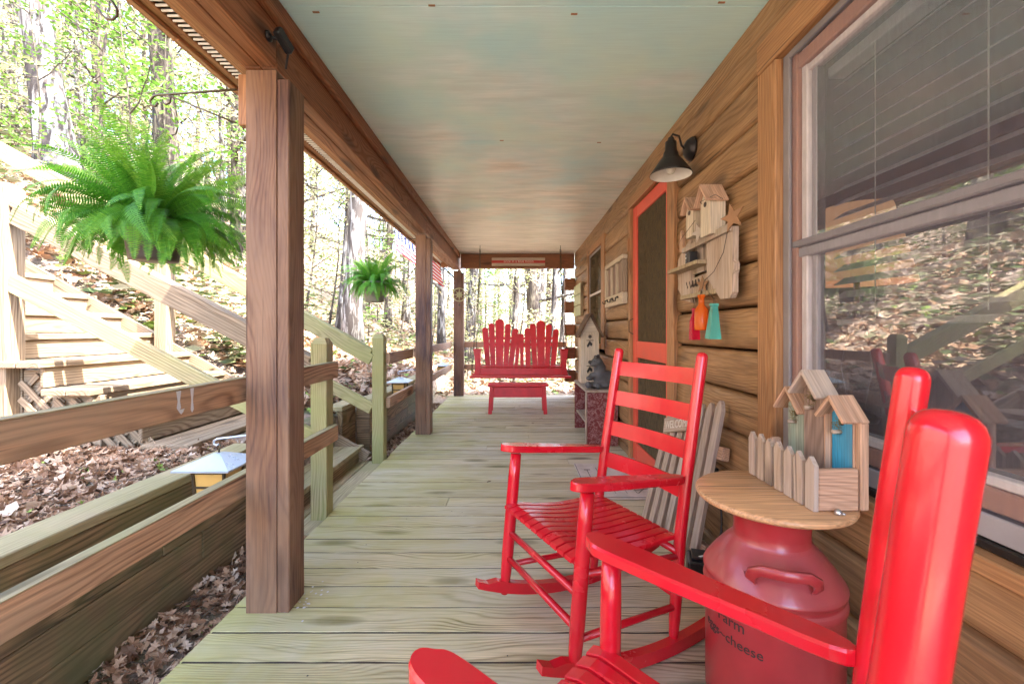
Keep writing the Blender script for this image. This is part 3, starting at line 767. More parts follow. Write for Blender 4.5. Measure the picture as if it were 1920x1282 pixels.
sd = thing('side_table', 'dark side table holding the lamp inside the cabin', 'table', P(1.70, 1.98, 0))
bx('table_top', 1.45, 1.95, 1.75, 2.25, .66, .699, 'room_dark', sd)
for a in (1.48, 1.90):
    for b in (1.78, 2.2): bx('leg', a, a+.035, b, b+.035, .002, .66, 'room_dark', sd)

# far window
W = link('window', cbox(.001, .001, .001, 'jamb'), cabin, Matrix.Translation(P(1.14, 5.2, 1.5)))
wp('casing', 1.025, 1.06, 4.62, 4.79, .93, 2.29); wp('casing', 1.025, 1.06, 5.64, 5.73, .93, 2.29); wp('casing', 1.025, 1.06, 4.792, 5.638, 2.205, 2.29); wp('sill_board', 1.01, 1.06, 4.792, 5.638, .93, .99)
wp('screen_frame', 1.045, 1.06, 4.795, 4.82, .992, 2.2, m='sash_gray'); wp('screen_frame', 1.045, 1.06, 5.61, 5.636, .992, 2.2, m='sash_gray'); wp('screen_frame', 1.045, 1.06, 4.822, 5.608, 2.175, 2.2, m='jamb')
wp('meeting_rail', 1.045, 1.07, 4.822, 5.608, 1.625, 1.655, m='jamb_white')
pane('pane', 1.10, 4.8, 5.63, .99, 2.2, 'window_glass', W); pane('insect_screen', 1.055, 4.8, 5.63, .99, 2.2, 'door_screen', W)

# door
D = link('screen_door', cbox(.001, .001, .001, 'jamb'), cabin, Matrix.Translation(P(1.14, 3.1, 1.0)))
def dp(n_, *c, m='door_red', **k): return bx(n_, *c, m, D, **k)
dp('casing', 1.02, 1.07, 3.545, 3.61, 0.004, 2.24, m='casing_wood'); dp('casing', 1.015, 1.07, 2.555, 2.67, 0.004, 2.24, m='casing_wood'); dp('casing', 1.015, 1.07, 2.56, 3.61, 2.242, 2.33, m='casing_wood')
dp('stile', 1.045, 1.075, 3.44, 3.54, .02, 2.235); dp('stile', 1.045, 1.075, 2.675, 2.765, .02, 2.235)
dp('cross_rail', 1.046, 1.074, 2.767, 3.438, 2.13, 2.234); dp('cross_rail', 1.046, 1.074, 2.767, 3.438, .02, .17); dp('cross_rail', 1.046, 1.074, 2.767, 3.438, .92, 1.06)
pane('insect_screen', 1.06, 2.765, 3.44, .17, .92, 'door_screen', D); pane('insect_screen', 1.06, 2.765, 3.44, 1.06, 2.13, 'door_screen', D)
for z in (2.02, 1.0): dp('hinge', 1.036, 1.044, 2.655, 2.70, z-.05, z+.05, m='bronze')
dp('threshold', 1.0, 1.1, 2.67, 3.54, .002, .018, m='zinc')
p = P(1.035, 3.50, 1.12); tube('handle', [p, p+Vector((-.035, .0, .02)), p+Vector((-.035, 0, .11)), p+Vector((0, 0, .13))], .005, 'bronze', D)
bx('latch', 1.005, 1.02, 3.56, 3.60, 1.86, 1.98, 'casing_wood', cabin)
dr = thing('inner_door', 'dark inner door with small bright sidelight panes behind the screen', 'door', P(1.2, 3.1, 0))
bx('door_leaf', 1.16, 1.2, 2.68, 3.53, .01, 2.22, 'room_dark', dr)
for z in (1.34, .95): bx('light_pane', 1.155, 1.162, 2.92, 3.0, z, z+.07, 'cream_paint', dr)

# ------------------------------------------------------------------ trees
def leafcloud(name, centers, n, spread, size, mat, seed):
    r = random.Random(seed); vs = []; fs = []; rv = []
    for c in centers:
        tone = r.random()
        for _ in range(n):
            p = Vector(c)+Vector((r.gauss(0, spread), r.gauss(0, spread), r.gauss(0, spread*.45))); s = size*r.uniform(.6, 1.3)
            q = Matrix.Rotation(r.uniform(0, 6.28), 3, 'Z') @ Matrix.Rotation(r.gauss(0, .7), 3, 'X') @ Matrix.Rotation(r.gauss(0, .5), 3, 'Y'); b0 = len(vs)
            for a_ in ((-1, 0, 0), (-.2, .5, 0), (.6, .35, .05), (1.1, 0, 0), (.5, -.38, .05), (-.2, -.5, 0)): vs.append(p+q @ (Vector(a_)*s*.6))
            fs.append(list(range(b0, b0+6))); rv.append(min(1, max(0, tone*.6+r.random()*.4)))
    me = mesh(name, vs, fs, mat); setrv(me, rv); return me
def tree_meshes(H, r0, lean, seed, nlimb, leafn, lsize, lmat, bmat, low=.2):
    r = random.Random(seed); tp = []; rad = []; n = 14
    for i in range(n+1):
        t = i/n; tp.append(Vector((lean[0]*t*H+.12*H*.1*math.sin(t*5+seed), lean[1]*t*H+.1*math.sin(t*4+seed), t*H-.3))); rad.append(r0*((1-t)**.8*.85+.05)+(r0*.5*math.exp(-t*H*2.2)))
    vs, fs = tube_geo(tp, rad, 12)
    for i, v in enumerate(vs):
        v2 = Vector(v); c = tp[i//12]; d = v2-c; vs[i] = c+d*(1+.16*mnoise.noise(Vector((v2.x*4, v2.y*4, v2.z*1.2+seed))))
    cent = []
    for k in range(nlimb):
        t = low+(1-low)*(k+r.random())/nlimb*.97; b = tp[min(n-1, int(t*n))].lerp(tp[min(n, int(t*n)+1)], t*n-int(t*n)); a = r.uniform(0, 6.28); L = H*(.10+.16*r.random())*(1.25-t*.5)
        pts = [b]; d = Vector((math.cos(a), math.sin(a), .25+.5*t))
        for s in range(5): d = (d+Vector((r.gauss(0, .22), r.gauss(0, .22), r.gauss(0, .15)))).normalized(); pts.append(pts[-1]+d*L/5)
        rr = min(r0*.35, r0*(1-t)*.45+.012); tube_geo(pts, [rr*(1-.16*s)+.004 for s in range(6)], 5, vs, fs)
        cent += pts[2:]+[pts[-1]]
        for s in (2, 3, 4):
            q = pts[s]; d2 = Vector((r.gauss(0, 1), r.gauss(0, 1), r.gauss(.1, .4))).normalized(); e = q+d2*L*.4; tube_geo([q, (q+e)/2+Vector((0, 0, .03)), e], [rr*.4, rr*.25, .004], 4, vs, fs); cent += [e, (q+e)/2]
    tm = mesh('trunk', vs, fs, bmat, True); cm = leafcloud('crown', cent, leafn, H*.022+.09, lsize, lmat, seed)
    return tm, cm
TM = {}
def tree(px, Y, key, label, group=None, s=1., rz=0., xo=None):
    x = xo if xo is not None else (px-967)/745*Y
    z = gz(x, Y)
    o = thing('tree', label, 'tree', P(x, Y, z), rz, group); 
    tm, cm = TM[key]
    a = link('trunk', tm, o); a.matrix_local = Matrix.Scale(s, 4); b = link('crown', cm, o); b.matrix_local = Matrix.Scale(s, 4)
    return o
TM['leaning'] = tree_meshes(12, .25, (-.10, .02), 3, 10, 14, .09, 'spring_leaf', 'bark_blotch', .35)
TM['broad'] = tree_meshes(13, .21, (.005, 0), 8, 12, 16, .09, 'spring_leaf', 'bark_brown', .25)
TM['pale'] = tree_meshes(14, .175, (.0, 0), 5, 12, 14, .09, 'spring_leaf', 'bark_pale', .3)
TM['double'] = tree_meshes(14, .10, (.0, 0), 6, 9, 12, .09, 'spring_leaf', 'bark_pale', .35)
for i in range(6): TM['bg%d' % i] = tree_meshes(13+i, .07+.022*i, (rnd.uniform(-.04, .04), 0), 20+i, 14, 8, .12, 'spring_leaf', ('bark_pale', 'bark_brown', 'bark_pale')[i % 3], .08)
for i in range(3): TM['sap%d' % i] = tree_meshes(4.2+i*.8, .03, (rnd.uniform(-.08, .08), 0), 40+i, 10, 8, .075, 'bright_leaf' if i == 1 else 'spring_leaf', 'bark_brown', .12)
t1 = tree(118, 6.3, 'leaning', 'thick leaning tree with blotchy white bark and a pale disc nailed to it')
tree(292, 6.8, 'broad', 'straight mossy-barked tree rising behind the large hanging fern')
tree(680, 6.7, 'pale', 'stout pale-barked tree behind the small hanging fern')
tree(644, 7.0, 'double', 'slimmer trunk standing close to the left of the stout pale tree')
tree(992, 11.0, 'broad', 'brown-barked tree directly behind the centre of the swing')
tree(962, 10.0, 'double', 'slim pale tree just left of the brown tree behind the swing', s=1.)
tree(1018, 13.5, 'pale', 'broad pale tree just right of the brown tree behind the swing')
tree(1034, 11.5, 'double', 'slim mossy tree behind the right half of the swing')
tree(1053, 12.5, 'double', 'slim dark tree behind the right swing chain')
tree(890, 13.0, 'pale', 'gray tree behind the left swing chain')
r2 = random.Random(11); placed = []
def free(x, y, d):
    return all((x-a)**2+(y-b)**2 > d*d for a, b in placed)
cnt = 0; tries = 0
while cnt < 150 and tries < 6000:
    tries += 1; Y = 7.5+r2.random()**1.1*38; px = r2.uniform(-350, 1120); x = (px-967)/745*Y
    if x > 1.3 and Y < 9: continue
    if Y < 10.5: continue
    if x > -3 and Y < 12: continue
    if not free(x, Y, 1.3): continue
    placed.append((x, Y)); cnt += 1
    tree(0, Y, 'bg%d' % r2.randint(0, 5), 'slim forest tree with sparse yellow-green spring leaves on the hillside', 'forest trees on the hillside', r2.uniform(.8, 1.25), r2.uniform(0, 6), xo=x)
cnt = 0
while cnt < 60:
    Y = 5.2+r2.random()*14; px = r2.uniform(-200, 1100); x = (px-967)/745*Y
    if x > -2.0 and Y < 8.6: continue
    if x > -2.9 and Y < 6: continue
    if not free(x, Y, .6): continue
    placed.append((x, Y)); cnt += 1
    tree(0, Y, 'sap%d' % r2.randint(0, 2), 'young leafy sapling growing on the slope', 'saplings on the slope', r2.uniform(.6, 1.1), r2.uniform(0, 6), xo=x)
# trees around the back and side so that light and reflections stay natural
for k in range(34):
    a = r2.uniform(0, 6.28); d = r2.uniform(22, 45); x = d*math.cos(a); Y = d*math.sin(a)
    if Y > 6 and x < 12: continue
    if x > -8 and Y < 0 and x > 0: continue
    tree(0, Y, 'bg%d' % r2.randint(0, 5), 'slim pale forest tree farther along the woods', 'forest trees farther off', 1.1, a, xo=x)
dsk = thing('bark_disc', 'pale oval disc fixed low on the leaning blotchy tree', 'disc', P(-7.05, 5.82, 4.05)) if False else None

# ------------------------------------------------------------------ rocking chairs
CD = dict(wf=.466, wb=.443, d=.426, az=.600, bz=.587, bh=1.045, lean=.055)
def chair(label, x, y, yaw, tilt):
    c, s = math.cos(yaw), math.sin(yaw); v = Vector((c, s, 0)); u = Vector((-s, c, 0)); w_ = Vector((0, 0, 1))
    v2 = v*math.cos(tilt)-w_*math.sin(tilt); w2 = w_*math.cos(tilt)+v*math.sin(tilt)
    M = Matrix((v2, u, w2)).transposed().to_4x4(); M.translation = Vector((x, y, 0))      # local x = back, y = across, z = up
    t = thing('rocking_chair', label, 'rocking chair', M=M); Mi = M
    L = lambda a, b, c_: M @ Vector((a, b, c_))
    wf, wb, d, az, bz, bh, lean = (CD[k] for k in ('wf', 'wb', 'd', 'az', 'bz', 'bh', 'lean'))
    def bk(z): return d/2+(lean*((z-.38)/.67)**1.25 if z > .38 else 0)
    def T(name, pts, rad, seg=14):
        vs, fs = tube_geo([Vector(p) for p in pts], rad, seg)
        o = Vector(pts[0]); me = mesh(name, [Vector(q)-o for q in vs], fs, 'red_paint', True)
        return link(name, me, t, M @ Matrix.Translation(o))
    for sgn in (-1, 1):
        yf = sgn*wf/2; yb = sgn*wb/2
        zs = [.045, .075, .12, .2, .35, .5, az-.012]; rs = [.013, .016, .021, .0235, .0235, .023, .021]
        T('front_leg', [(-d/2, yf, z) for z in zs], rs)
        zs = [.045, .075, .12, .2, .4, .6, .8, .95, bh-.020, bh-.013, bh-.007, bh-.003, bh-.0008, bh]; rs = [.013, .016, .019, .0205, .0205, .0205, .0205, .0205, .0205, .0197, .0172, .0135, .0085, .002]
        T('back_post', [(bk(z), yb, z) for z in zs], rs, 26)
        T('side_rung', [(-d/2, yf, .155), (d/2, yb, .165)], [.0115]*2, 10); T('side_rung', [(-d/2, yf, .345), (d/2, yb, .335)], [.0115]*2, 10)
        # rocker
        vs = []; fs = []; n = 22; Rr = 1.15
        for i in range(n+1):
            a = -.335+.93*i/n; zc = (a+.02)**2/(2*Rr)+.002; th = .042 if 1 < i < n-1 else .026
            for (dy, dz) in ((-.016, 0), (.016, 0), (.016, th), (-.016, th)): vs.append((a, yf*.99+dy, zc+dz-tilt*a*0.98-.0))
        for i in range(n):
            for k in range(4): b0 = i*4; fs.append([b0+k, b0+(k+1) % 4, b0+4+(k+1) % 4, b0+4+k])
        fs.append([3, 2, 1, 0]); fs.append([n*4+k for k in range(4)])
        # the rocker curve is level with the floor at its contact point
        zmin = min((M @ Vector(q)).z for q in vs); vs = [(q[0], q[1], q[2]-(zmin-.001)) for q in vs]
        link('rocker', mesh('rocker', vs, fs, 'red_paint'), t, M)
        # arm
        L_ = d/2+bk(bz)-.01; pl = []; w0 = .037; w1 = .026
        out = [(-d/2-.045+.0, .55), (-d/2-.062, .25), (-d/2-.066, -.15), (-d/2-.058, -.6), (-d/2-.035, -.9), (-d/2+.0, -1.), (-d/2+.12, -1.), (0.06, -.72), (bk(bz)-.018, -.62)]
        inn = [(bk(bz)-.018, .75), (.04, .8), (-d/2+.1, 1.), (-d/2-.01, 1.0), (-d/2-.035, .85)]
        pl = [(a, b*w0*sgn*-1) for a, b in out+inn]
        for _ in range(2):
            q_ = []
            for i_ in range(len(pl)):
                a_, b_ = pl[i_], pl[(i_+1) % len(pl)]; q_ += [(a_[0]*.75+b_[0]*.25, a_[1]*.75+b_[1]*.25), (a_[0]*.25+b_[0]*.75, a_[1]*.25+b_[1]*.75)]
            pl = q_
        if sgn == 1: pl = pl[::-1]
        n = len(pl); vs = []
        zz = lambda a: az+(bz-az)*(a+d/2)/d
        rings = [(.0, .86), (.004, 1.), (.021, 1.), (.026, .86)]
        for dz, sc in rings:
            for a, b in pl: vs.append((a*1.0, yf+(yb-yf)*(a+d/2)/d+b*sc, zz(a)+dz-.002))
        fs = [[r_*n+i, r_*n+(i+1) % n, (r_+1)*n+(i+1) % n, (r_+1)*n+i] for r_ in range(3) for i in range(n)]+[list(range(n))[::-1], [3*n+i for i in range(n)]]
        link('armrest', mesh('armrest', vs, fs, 'red_paint'), t, M)
    for z in (.283, .186): T('front_rung', [(-d/2, -wf/2, z), (-d/2, wf/2, z)], [.012]*2, 10)
    T('front_rung', [(-d/2+.01, -wf/2, .366), (-d/2+.01, wf/2, .366)], [.014]*2, 10)
    T('back_rung', [(d/2, -wb/2, .20), (d/2, wb/2, .20)], [.0115]*2, 10); T('back_rung', [(d/2-.01, -wb/2, .352), (d/2-.01, wb/2, .352)], [.013]*2, 10)
    # ladder slats
    for zc in (.955, .825, .692, .555):
        n = 12; vs = []; fs = []; hh = .031
        for i in range(n+1):
            q = i/n; yy = (-.5+q)*(wb-.02); bow = .026*math.sin(math.pi*q)+.007
            for zz_, th in ((zc-hh, 0), (zc+hh, 0)):
                for dd in (-.006, .006): vs.append((bk(zz_)+bow+dd, yy, zz_))
        for i in range(n):
            b0 = i*4
            for a, b in ((0, 1), (1, 3), (3, 2), (2, 0)): fs.append([b0+a, b0+b, b0+4+b, b0+4+a])
        fs.append([0, 2, 3, 1]); fs.append([n*4+1, n*4+3, n*4+2, n*4])
        link('back_slat', mesh('back_slat', vs, fs, 'red_paint', False), t, M)
    # seat slats run front to back
    ns = 11; pitch = (wf-.012)/ns; prof = []
    for i in range(15):
        q = i/14; a = -d/2-.035+(d+.03)*q; z = .409-.006*q-.018*math.sin(math.pi*min(1, q*1.05))**1.3-.016*max(0, (.12-q)/.12)**2
        prof.append((a, z))
    seat = None
    for k in range(ns):
        yc = -wf/2+.006+pitch*(k+.5); vs = []; fs = []; hw = pitch/2-.0035
        for a, z in prof:
            yk = yc*(1-(a+d/2)*.10)
            for dy, dz in ((-hw, -.014), (hw, -.014), (hw, -.002), (hw-.003, 0), (-hw+.003, 0), (-hw, -.002)): vs.append((a, yk+dy, z+dz))
        n = len(prof)
        for i in range(n-1):
            for j in range(6): fs.append([i*6+j, i*6+(j+1) % 6, i*6+6+(j+1) % 6, i*6+6+j])
        fs.append([5, 4, 3, 2, 1, 0]); fs.append([(n-1)*6+j for j in range(6)])
        link('seat_slat', mesh('seat_slat', vs, fs, 'red_paint'), t, M)
    return t
chair('red ladder-back rocking chair, whole in view in the middle of the deck', .247, 1.583, .481, .095)
chair('red rocking chair cut off by the lower right corner, nearest the camera', .2135, .634, -.706, .0139)

# ------------------------------------------------------------------ bench swing and footstool
def fanboard(name, cx, w0, w1, z0, z1, tilt, y0, mat, par, lean=.22, off=0, round_=True):
    """a back slat: bottom width w0, top width w1, rounded top, leaning back"""
    n = 7; h = z1-z0; top = [(w1/2*math.cos(math.pi*i/n), (h-w1/2*.8)+w1/2*.8*math.sin(math.pi*i/n)) for i in range(n+1)]
    poly = [(-w0/2, 0), (w0/2, 0)]+top
    poly = [(x+tilt*z, z) for x, z in poly]
    M = Matrix.Translation(Vector((cx, y0, z0))) @ Matrix.Rotation(R(90)-lean, 4, 'X')
    return prism(name, poly, .019, mat, par, M)
SY = 6.30*KY
swing = thing('bench_swing', 'red two-seat fan-back bench swing hanging by chains from the porch ceiling', 'porch swing', P(.04, 6.4, .42))
def X6(px, Y): return (px-967)/745*Y*KX
def Z6(py, Y): return (1.15-(py-620)/745*Y)*KX
YF, YB = 6.2, 6.62
tops = [(910, 614), (922, 606), (937, 598.5), (952.5, 607), (966, 616), (973, 626), (978, 626), (989, 615), (999, 607), (1014, 601), (1029, 608), (1042, 617)]
bots = [915, 924.5, 936.5, 948, 957, 967.5, 979, 990, 1003.5, 1015, 1026, 1037]
wd = [11.5, 11.5, 17, 11.5, 11.5, 8, 8, 11.5, 11.5, 17, 11.5, 11.5]
for (tx, ty), b_, w_ in zip(tops, bots, wd):
    w_ *= .97
    z0 = Z6(690, 6.45); z1 = Z6(ty, YB); xb = X6(b_, 6.45); xt = X6(tx, YB)
    wt = w_*YB/745*KX; fanboard('back_slat', xb, wt*.78, wt, z0, z0+(z1-z0)/math.cos(.22), (xt-xb)/((z1-z0)/math.cos(.22)-wt/2), 6.47*KY, 'swing_red', swing)
for zz in (634, 645.5): board('back_rail', (X6(911, 6.62), 6.62*KY+.0, Z6(zz, 6.62)), (X6(1041, 6.62), 6.62*KY, Z6(zz, 6.62)), .02, .04, 'swing_red', swing)
xl, xr = X6(900, YF), X6(1053.5, YF)
board('apron', (xl, YF*KY, Z6(696, YF)), (xr, YF*KY, Z6(696, YF)), .022, .10, 'swing_red', swing)
for q in range(6): board('seat_slat', (xl, (YF+.03+q*.062)*KY, Z6(687, YF)-.006*q), (xr, (YF+.03+q*.062)*KY, Z6(687, YF)-.006*q), .055, .018, 'swing_red', swing)
for yy in (YF+.0, YF+.36): board('base_rail', (X6(881, YF), yy*KY, Z6(706.5, YF)), (X6(1071, YF), yy*KY, Z6(706.5, YF)), .04, .035, 'swing_red', swing)
for sx, e in ((895, -1), (1058, 1)):
    x = X6(sx, YF); zt = Z6(655, YF)
    board('arm', (x, (YF-.06)*KY, zt), (x-e*.0, (YF+.42)*KY, zt-.02), .11, .022, 'swing_red', swing, (0, 0, 1))
    pl = [(-.045, 0), (.045, 0), (.028, .12), (.034, .2), (.055, zt-Z6(702, YF)-.012), (-.055, zt-Z6(702, YF)-.012), (-.034, .2), (-.028, .12)]
    prism('arm_support', pl, .022, 'swing_red', swing, Matrix.Translation((x, YF*KY-.012, Z6(702, YF))) @ Matrix.Rotation(R(90), 4, 'X'))
    board('rear_support', (x, (YF+.4)*KY, Z6(704, YF)), (x, (YF+.4)*KY, zt-.035), .03, .03, 'swing_red', swing, (0, 1, 0))
def chain(pa, pb, par, link_l=.042, r=.0042):
    pa = Vector(pa); pb = Vector(pb); n = max(2, int((pb-pa).length/(link_l*.72))); vs = []; fs = []; d = (pb-pa).normalized(); o = d.orthogonal().normalized(); s = d.cross(o)
    for i in range(n):
        c = pa.lerp(pb, (i+.5)/n); a = o if i % 2 else s; pts = []
        for k in range(9):
            t = 2*math.pi*k/8; pts.append(c+d*math.cos(t)*link_l*.5+a*math.sin(t)*.012)
        tube_geo(pts, r, 4, vs, fs)
    tag(link('chain', mesh('chain', vs, fs, 'bronze', True), par), kind='stuff')
for px, bxp in ((900, 884), (1051, 1067)):
    top = P((px-967)/745*6.32, 6.32, 2.505); mid = P((px-967+(-.5 if px < 967 else .8))/745*6.32, 6.32, 2.08)
    tube('eye_hook', [top, top-Vector((0, 0, .05)), top-Vector((.012, 0, .065)), top-Vector((0, 0, .08)), top-Vector((-.010, 0, .065))], .004, 'black_metal', swing, 6)
    chain(top-Vector((0, 0, .07)), mid, swing)
    chain(mid, (X6(bxp, YF), (YF+.02)*KY, Z6(703, YF)), swing); chain(mid, (X6(bxp, YF)+(.02 if px < 967 else -.02), (YF+.36)*KY, Z6(703, YF)), swing)
stool = thing('footstool', 'low red wooden footstool on the deck under the swing', 'footstool', P(.03, 5.6, 0))
board('top', P(-.385, 5.62, .392), P(.455, 5.62, .392), .30, .024, 'swing_red', stool)
board('apron', P(-.33, 5.5, .30), P(.385, 5.5, .30), .02, .135, 'swing_red', stool); board('apron', P(-.33, 5.76, .30), P(.385, 5.76, .30), .02, .135, 'swing_red', stool)
for x0, x1 in ((-.355, -.335), (.41, .39)):
    for yy in (5.485, 5.745): board('leg', P(x0, yy, .002), P(x1, yy, .379), .048, .045, 'swing_red', stool, (0, 1, 0))
sg = thing('hanging_sign', 'striped wooden sign reading once in a blue moon on the far beam', 'sign', P(.04, 6.95, 2.37))
x0, x1 = -.42, .513
for i, (za, zb, m) in enumerate(((2.378, 2.425, 'cream_wood'), (2.333, 2.377, 'sign_red'), (2.283, 2.332, 'cream_wood'))): bx('sign_board', x0, x1, 6.94-.003*(i == 1), 6.962, za, zb, m, sg, 0)
text_obj('lettering', 'once in a blue moon', .060, 'white_text', sg, Matrix.Translation(P(.05, 6.934, 2.342)) @ Matrix.Rotation(R(90), 4, 'X'))

# ------------------------------------------------------------------ ferns and brackets
def frond_mesh(L, seed, lift):
    r = random.Random(seed); n = 26; pts = []; p = Vector((0, 0, 0)); el = lift; vs = []; fs = []; rv = []
    az = 0
    for i in range(n+1):
        pts.append(p.copy()); t = i/n; el -= ((.008+.065*t) if lift > 1.3 else (.02+.095*t) if lift > .95 else (.045+.09*t))*(L/.5)**.3; az += r.gauss(0, .012)
        el = max(el, -1.35); p = p+Vector((math.cos(el)*math.cos(az), math.cos(el)*math.sin(az), math.sin(el)))*L/n
    tone = r.random()*.5
    tube_geo(pts, [.0018*(1-.7*i/n) for i in range(n+1)], 3, vs, fs); rv += [.5+tone*.3]*len(fs)
    m = 52; twist = r.uniform(-.35, .35)
    for k in range(3, m):
        t = k/m; q = t*n; i = min(n-1, int(q)); c = pts[i].lerp(pts[i+1], q-i); d = (pts[i+1]-pts[i]).normalized(); side = d.cross(Vector((0, 0, 1))).normalized(); nrm = side.cross(d)
        ln = .056*(L/.5)**.5*min(1, t*5+.25)*(1-t**2.2)**.75+.003; wd_ = L/m*.36
        for s in (-1, 1):
            sd_ = (side*math.cos(twist)*s+nrm*(math.sin(twist)*s+.10)); sd_.normalize(); tip = c+sd_*ln*r.uniform(.9, 1.08)+d*ln*.22-nrm*ln*.16; mid_ = c.lerp(tip, .45)+nrm*.002; b0 = len(vs)
            vs += [c-d*wd_*.8, mid_-d*wd_*1.05, tip, mid_+d*wd_*1.0, c+d*wd_*.8]; fs.append([b0+4, b0+3, b0+2, b0+1, b0]); rv.append(min(1, tone+r.random()*.3+.25*t))
    me = mesh('frond', vs, fs, 'fern_green'); setrv(me, rv); return me
FR = [frond_mesh(L, i, lf) for i, (L, lf) in enumerate([(.50, 1.35), (.55, 1.15), (.50, .9), (.55, 1.45), (.46, 1.52), (.54, .7), (.50, .5), (.44, 1.55), (.58, 1.0), (.40, .1), (.40, 1.56), (.44, .3)])]
def fern(label, x, y, ztop, n, s, potmat, potr, poth, zhang, seed):
    r = random.Random(seed); t = thing('hanging_fern', label, 'fern', P(x, y, ztop)); c = P(x, y, ztop)
    lathe('pot', [(0, 0), (potr*.78, 0), (potr*.80, .01), (potr*.98, poth-.02), (potr*1.04, poth-.02), (potr*1.04, poth), (potr*.95, poth), (potr*.93, poth-.03), (0, poth-.03)], potmat, t, Matrix.Translation(c-Vector((0, 0, poth))), 28)
    for k in range(3):
        a = k*2.1+.4; tube('hanger_wire', [c+Vector((potr*math.cos(a), potr*math.sin(a), -.01)), Vector((c.x, c.y, zhang))], .0013, 'black_metal', t, 5)
    for k in range(n):
        a = k*2.39996+r.gauss(0, .15); q = (k/n)**.5; i = (r.choice([9, 9, 11]) if k % 4 == 0 else r.choice([3, 4, 7, 10, 0]) if q < .5 else r.choice([0, 1, 2, 3, 8, 5]) if q < .8 else r.choice([2, 5, 6, 9, 9, 9, 11, 11]))
        M = Matrix.Translation(c+Vector((math.cos(a)*potr*.7*q, math.sin(a)*potr*.7*q, -.015))) @ Matrix.Rotation(a, 4, 'Z') @ Matrix.Rotation(r.gauss(0, .10), 4, 'Y') @ Matrix.Rotation(r.gauss(0, .4), 4, 'X') @ Matrix.Scale(s*r.uniform(.8, 1.12), 4)
        link('frond', FR[i], t, M)
    return t
fern('large hanging fern with long arching fronds in a dark brown pot, near the left edge', -1.585, 1.74, 1.635, 210, .76, 'pot_brown', .105, .17, 2.13*KX, 1)
fern('smaller hanging fern in a gray-green pot between the first two porch posts', -1.60, 4.50, 1.70, 150, .70, 'pot_gray', .125, .215, 2.12*KX, 2)
def bracket(label, px, py, pz, tx, ty, tz):
    t = thing('plant_bracket', label, 'bracket'); a = P(px, py, pz); b = P(tx, ty, tz); d = (b-a).normalized(); dn = Vector((0, 0, -1))
    tube('arm', [a, b, b+d*.02+dn*.004, b+d*.035+dn*.02, b+d*.03+dn*.04, b+d*.01+dn*.045, b-d*.002+dn*.03], .0045, 'bronze', t, 8)
    tube('brace', [b-d*.04, a+dn*.135], .0035, 'bronze', t, 8)
    q = b-d*.05; tube('hook', [q, q-d*.01+dn*.015, q-d*.005+dn*.035, q+d*.012+dn*.042, q+d*.028+dn*.03], .004, 'bronze', t, 8)
bracket('dark iron bracket with brace holding the large fern', -1.19, 1.69, 2.175, -1.56, 1.73, 2.175)
bracket('iron bracket holding the smaller fern on the second post', -1.13, 4.50, 2.19, -1.58, 4.50, 2.19)
t = thing('hanging_hook', 'empty curved iron hook hanging from the eave at the top left', 'hook', P(-1.38, 1.30, 2.33))
def PXY(px, py, Y): return P((px-967)/745*Y, Y, 1.15-(py-620)/745*Y)
yh = 1.36
tube('hook', [P(-1.345, yh, 2.34)]+[PXY(a, b, yh) for a, b in ((200, -6), (212, 6), (219, 18), (219, 30), (211, 37), (200, 36), (190, 27), (183, 16), (178, 11))], .0042, 'bronze', t, 8)

# ------------------------------------------------------------------ lanterns
def lantern(label, x, y, z, postx, grp=None):
    t = thing('lantern', label, 'lantern', P(x, y, z)); c = P(x, y, z); h = .115
    def sq(name, r0, z0, r1, z1, mat):
        vs = [c+Vector((sx*r0, sy*r0, z0)) for sx, sy in ((-1, -1), (1, -1), (1, 1), (-1, 1))]+[c+Vector((sx*r1, sy*r1, z1)) for sx, sy in ((-1, -1), (1, -1), (1, 1), (-1, 1))]
        vs = [v-c for v in vs]
        return link(name, mesh(name, vs, [[0, 1, 5, 4], [1, 2, 6, 5], [2, 3, 7, 6], [3, 0, 4, 7], [4, 5, 6, 7], [3, 2, 1, 0]], mat), t, Matrix.Translation(c))
    sq('hood', h, -.045, .014, .0, 'zinc'); sq('hood_rim', h+.002, -.052, h+.002, -.0455, 'zinc'); sq('lamp_glass', .055, -.19, .062, -.053, 'amber'); sq('lamp_foot', .065, -.205, .065, -.191, 'bronze')
    for sx in (-1, 1):
        for sy in (-1, 1): board('frame_bar', c+Vector((sx*.058, sy*.058, -.192)), c+Vector((sx*.066, sy*.066, -.053)), .011, .011, 'bronze', t, (0, 1, 0))
    for zz in (-.07, -.13):
        for sx, sy in ((1, 0), (0, -1), (-1, 0), (0, 1)):
            k = Vector((-sy, sx, 0)); q = c+Vector((sx*.064, sy*.064, zz)); board('frame_bar', q-k*.058, q+k*.058, .007, .009, 'bronze', t)
    tube('finial', [c+Vector((0, 0, -.004)), c+Vector((0, 0, .018)), c+Vector((.008, 0, .026)), c+Vector((0, 0, .036)), c+Vector((-.006, 0, .028))], .004, 'bronze', t, 8)
    p = P(postx, y, z+.075); q = c+Vector((0, 0, .036))
    tube('arm', [p, p+(q-p)*.3+Vector((0, 0, .018)), p+(q-p)*.7+Vector((0, 0, .02)), q+Vector((-.008, 0, .022)), q+Vector((-.022, 0, .014)), q+Vector((-.022, 0, .0)), q+Vector((-.01, 0, -.006)), q], .0045, 'zinc', t, 8)
    return t
lantern('zinc-hooded amber lantern on a scroll arm beside the nearest porch post', -1.345, 1.80, .600, -1.10)
lantern('zinc-hooded amber lantern hanging left of the second porch post', -1.30, 4.46, .632, -1.115)
lantern('small zinc-hooded lantern hanging left of the farthest porch post', -1.30, 7.02, .59, -1.10)

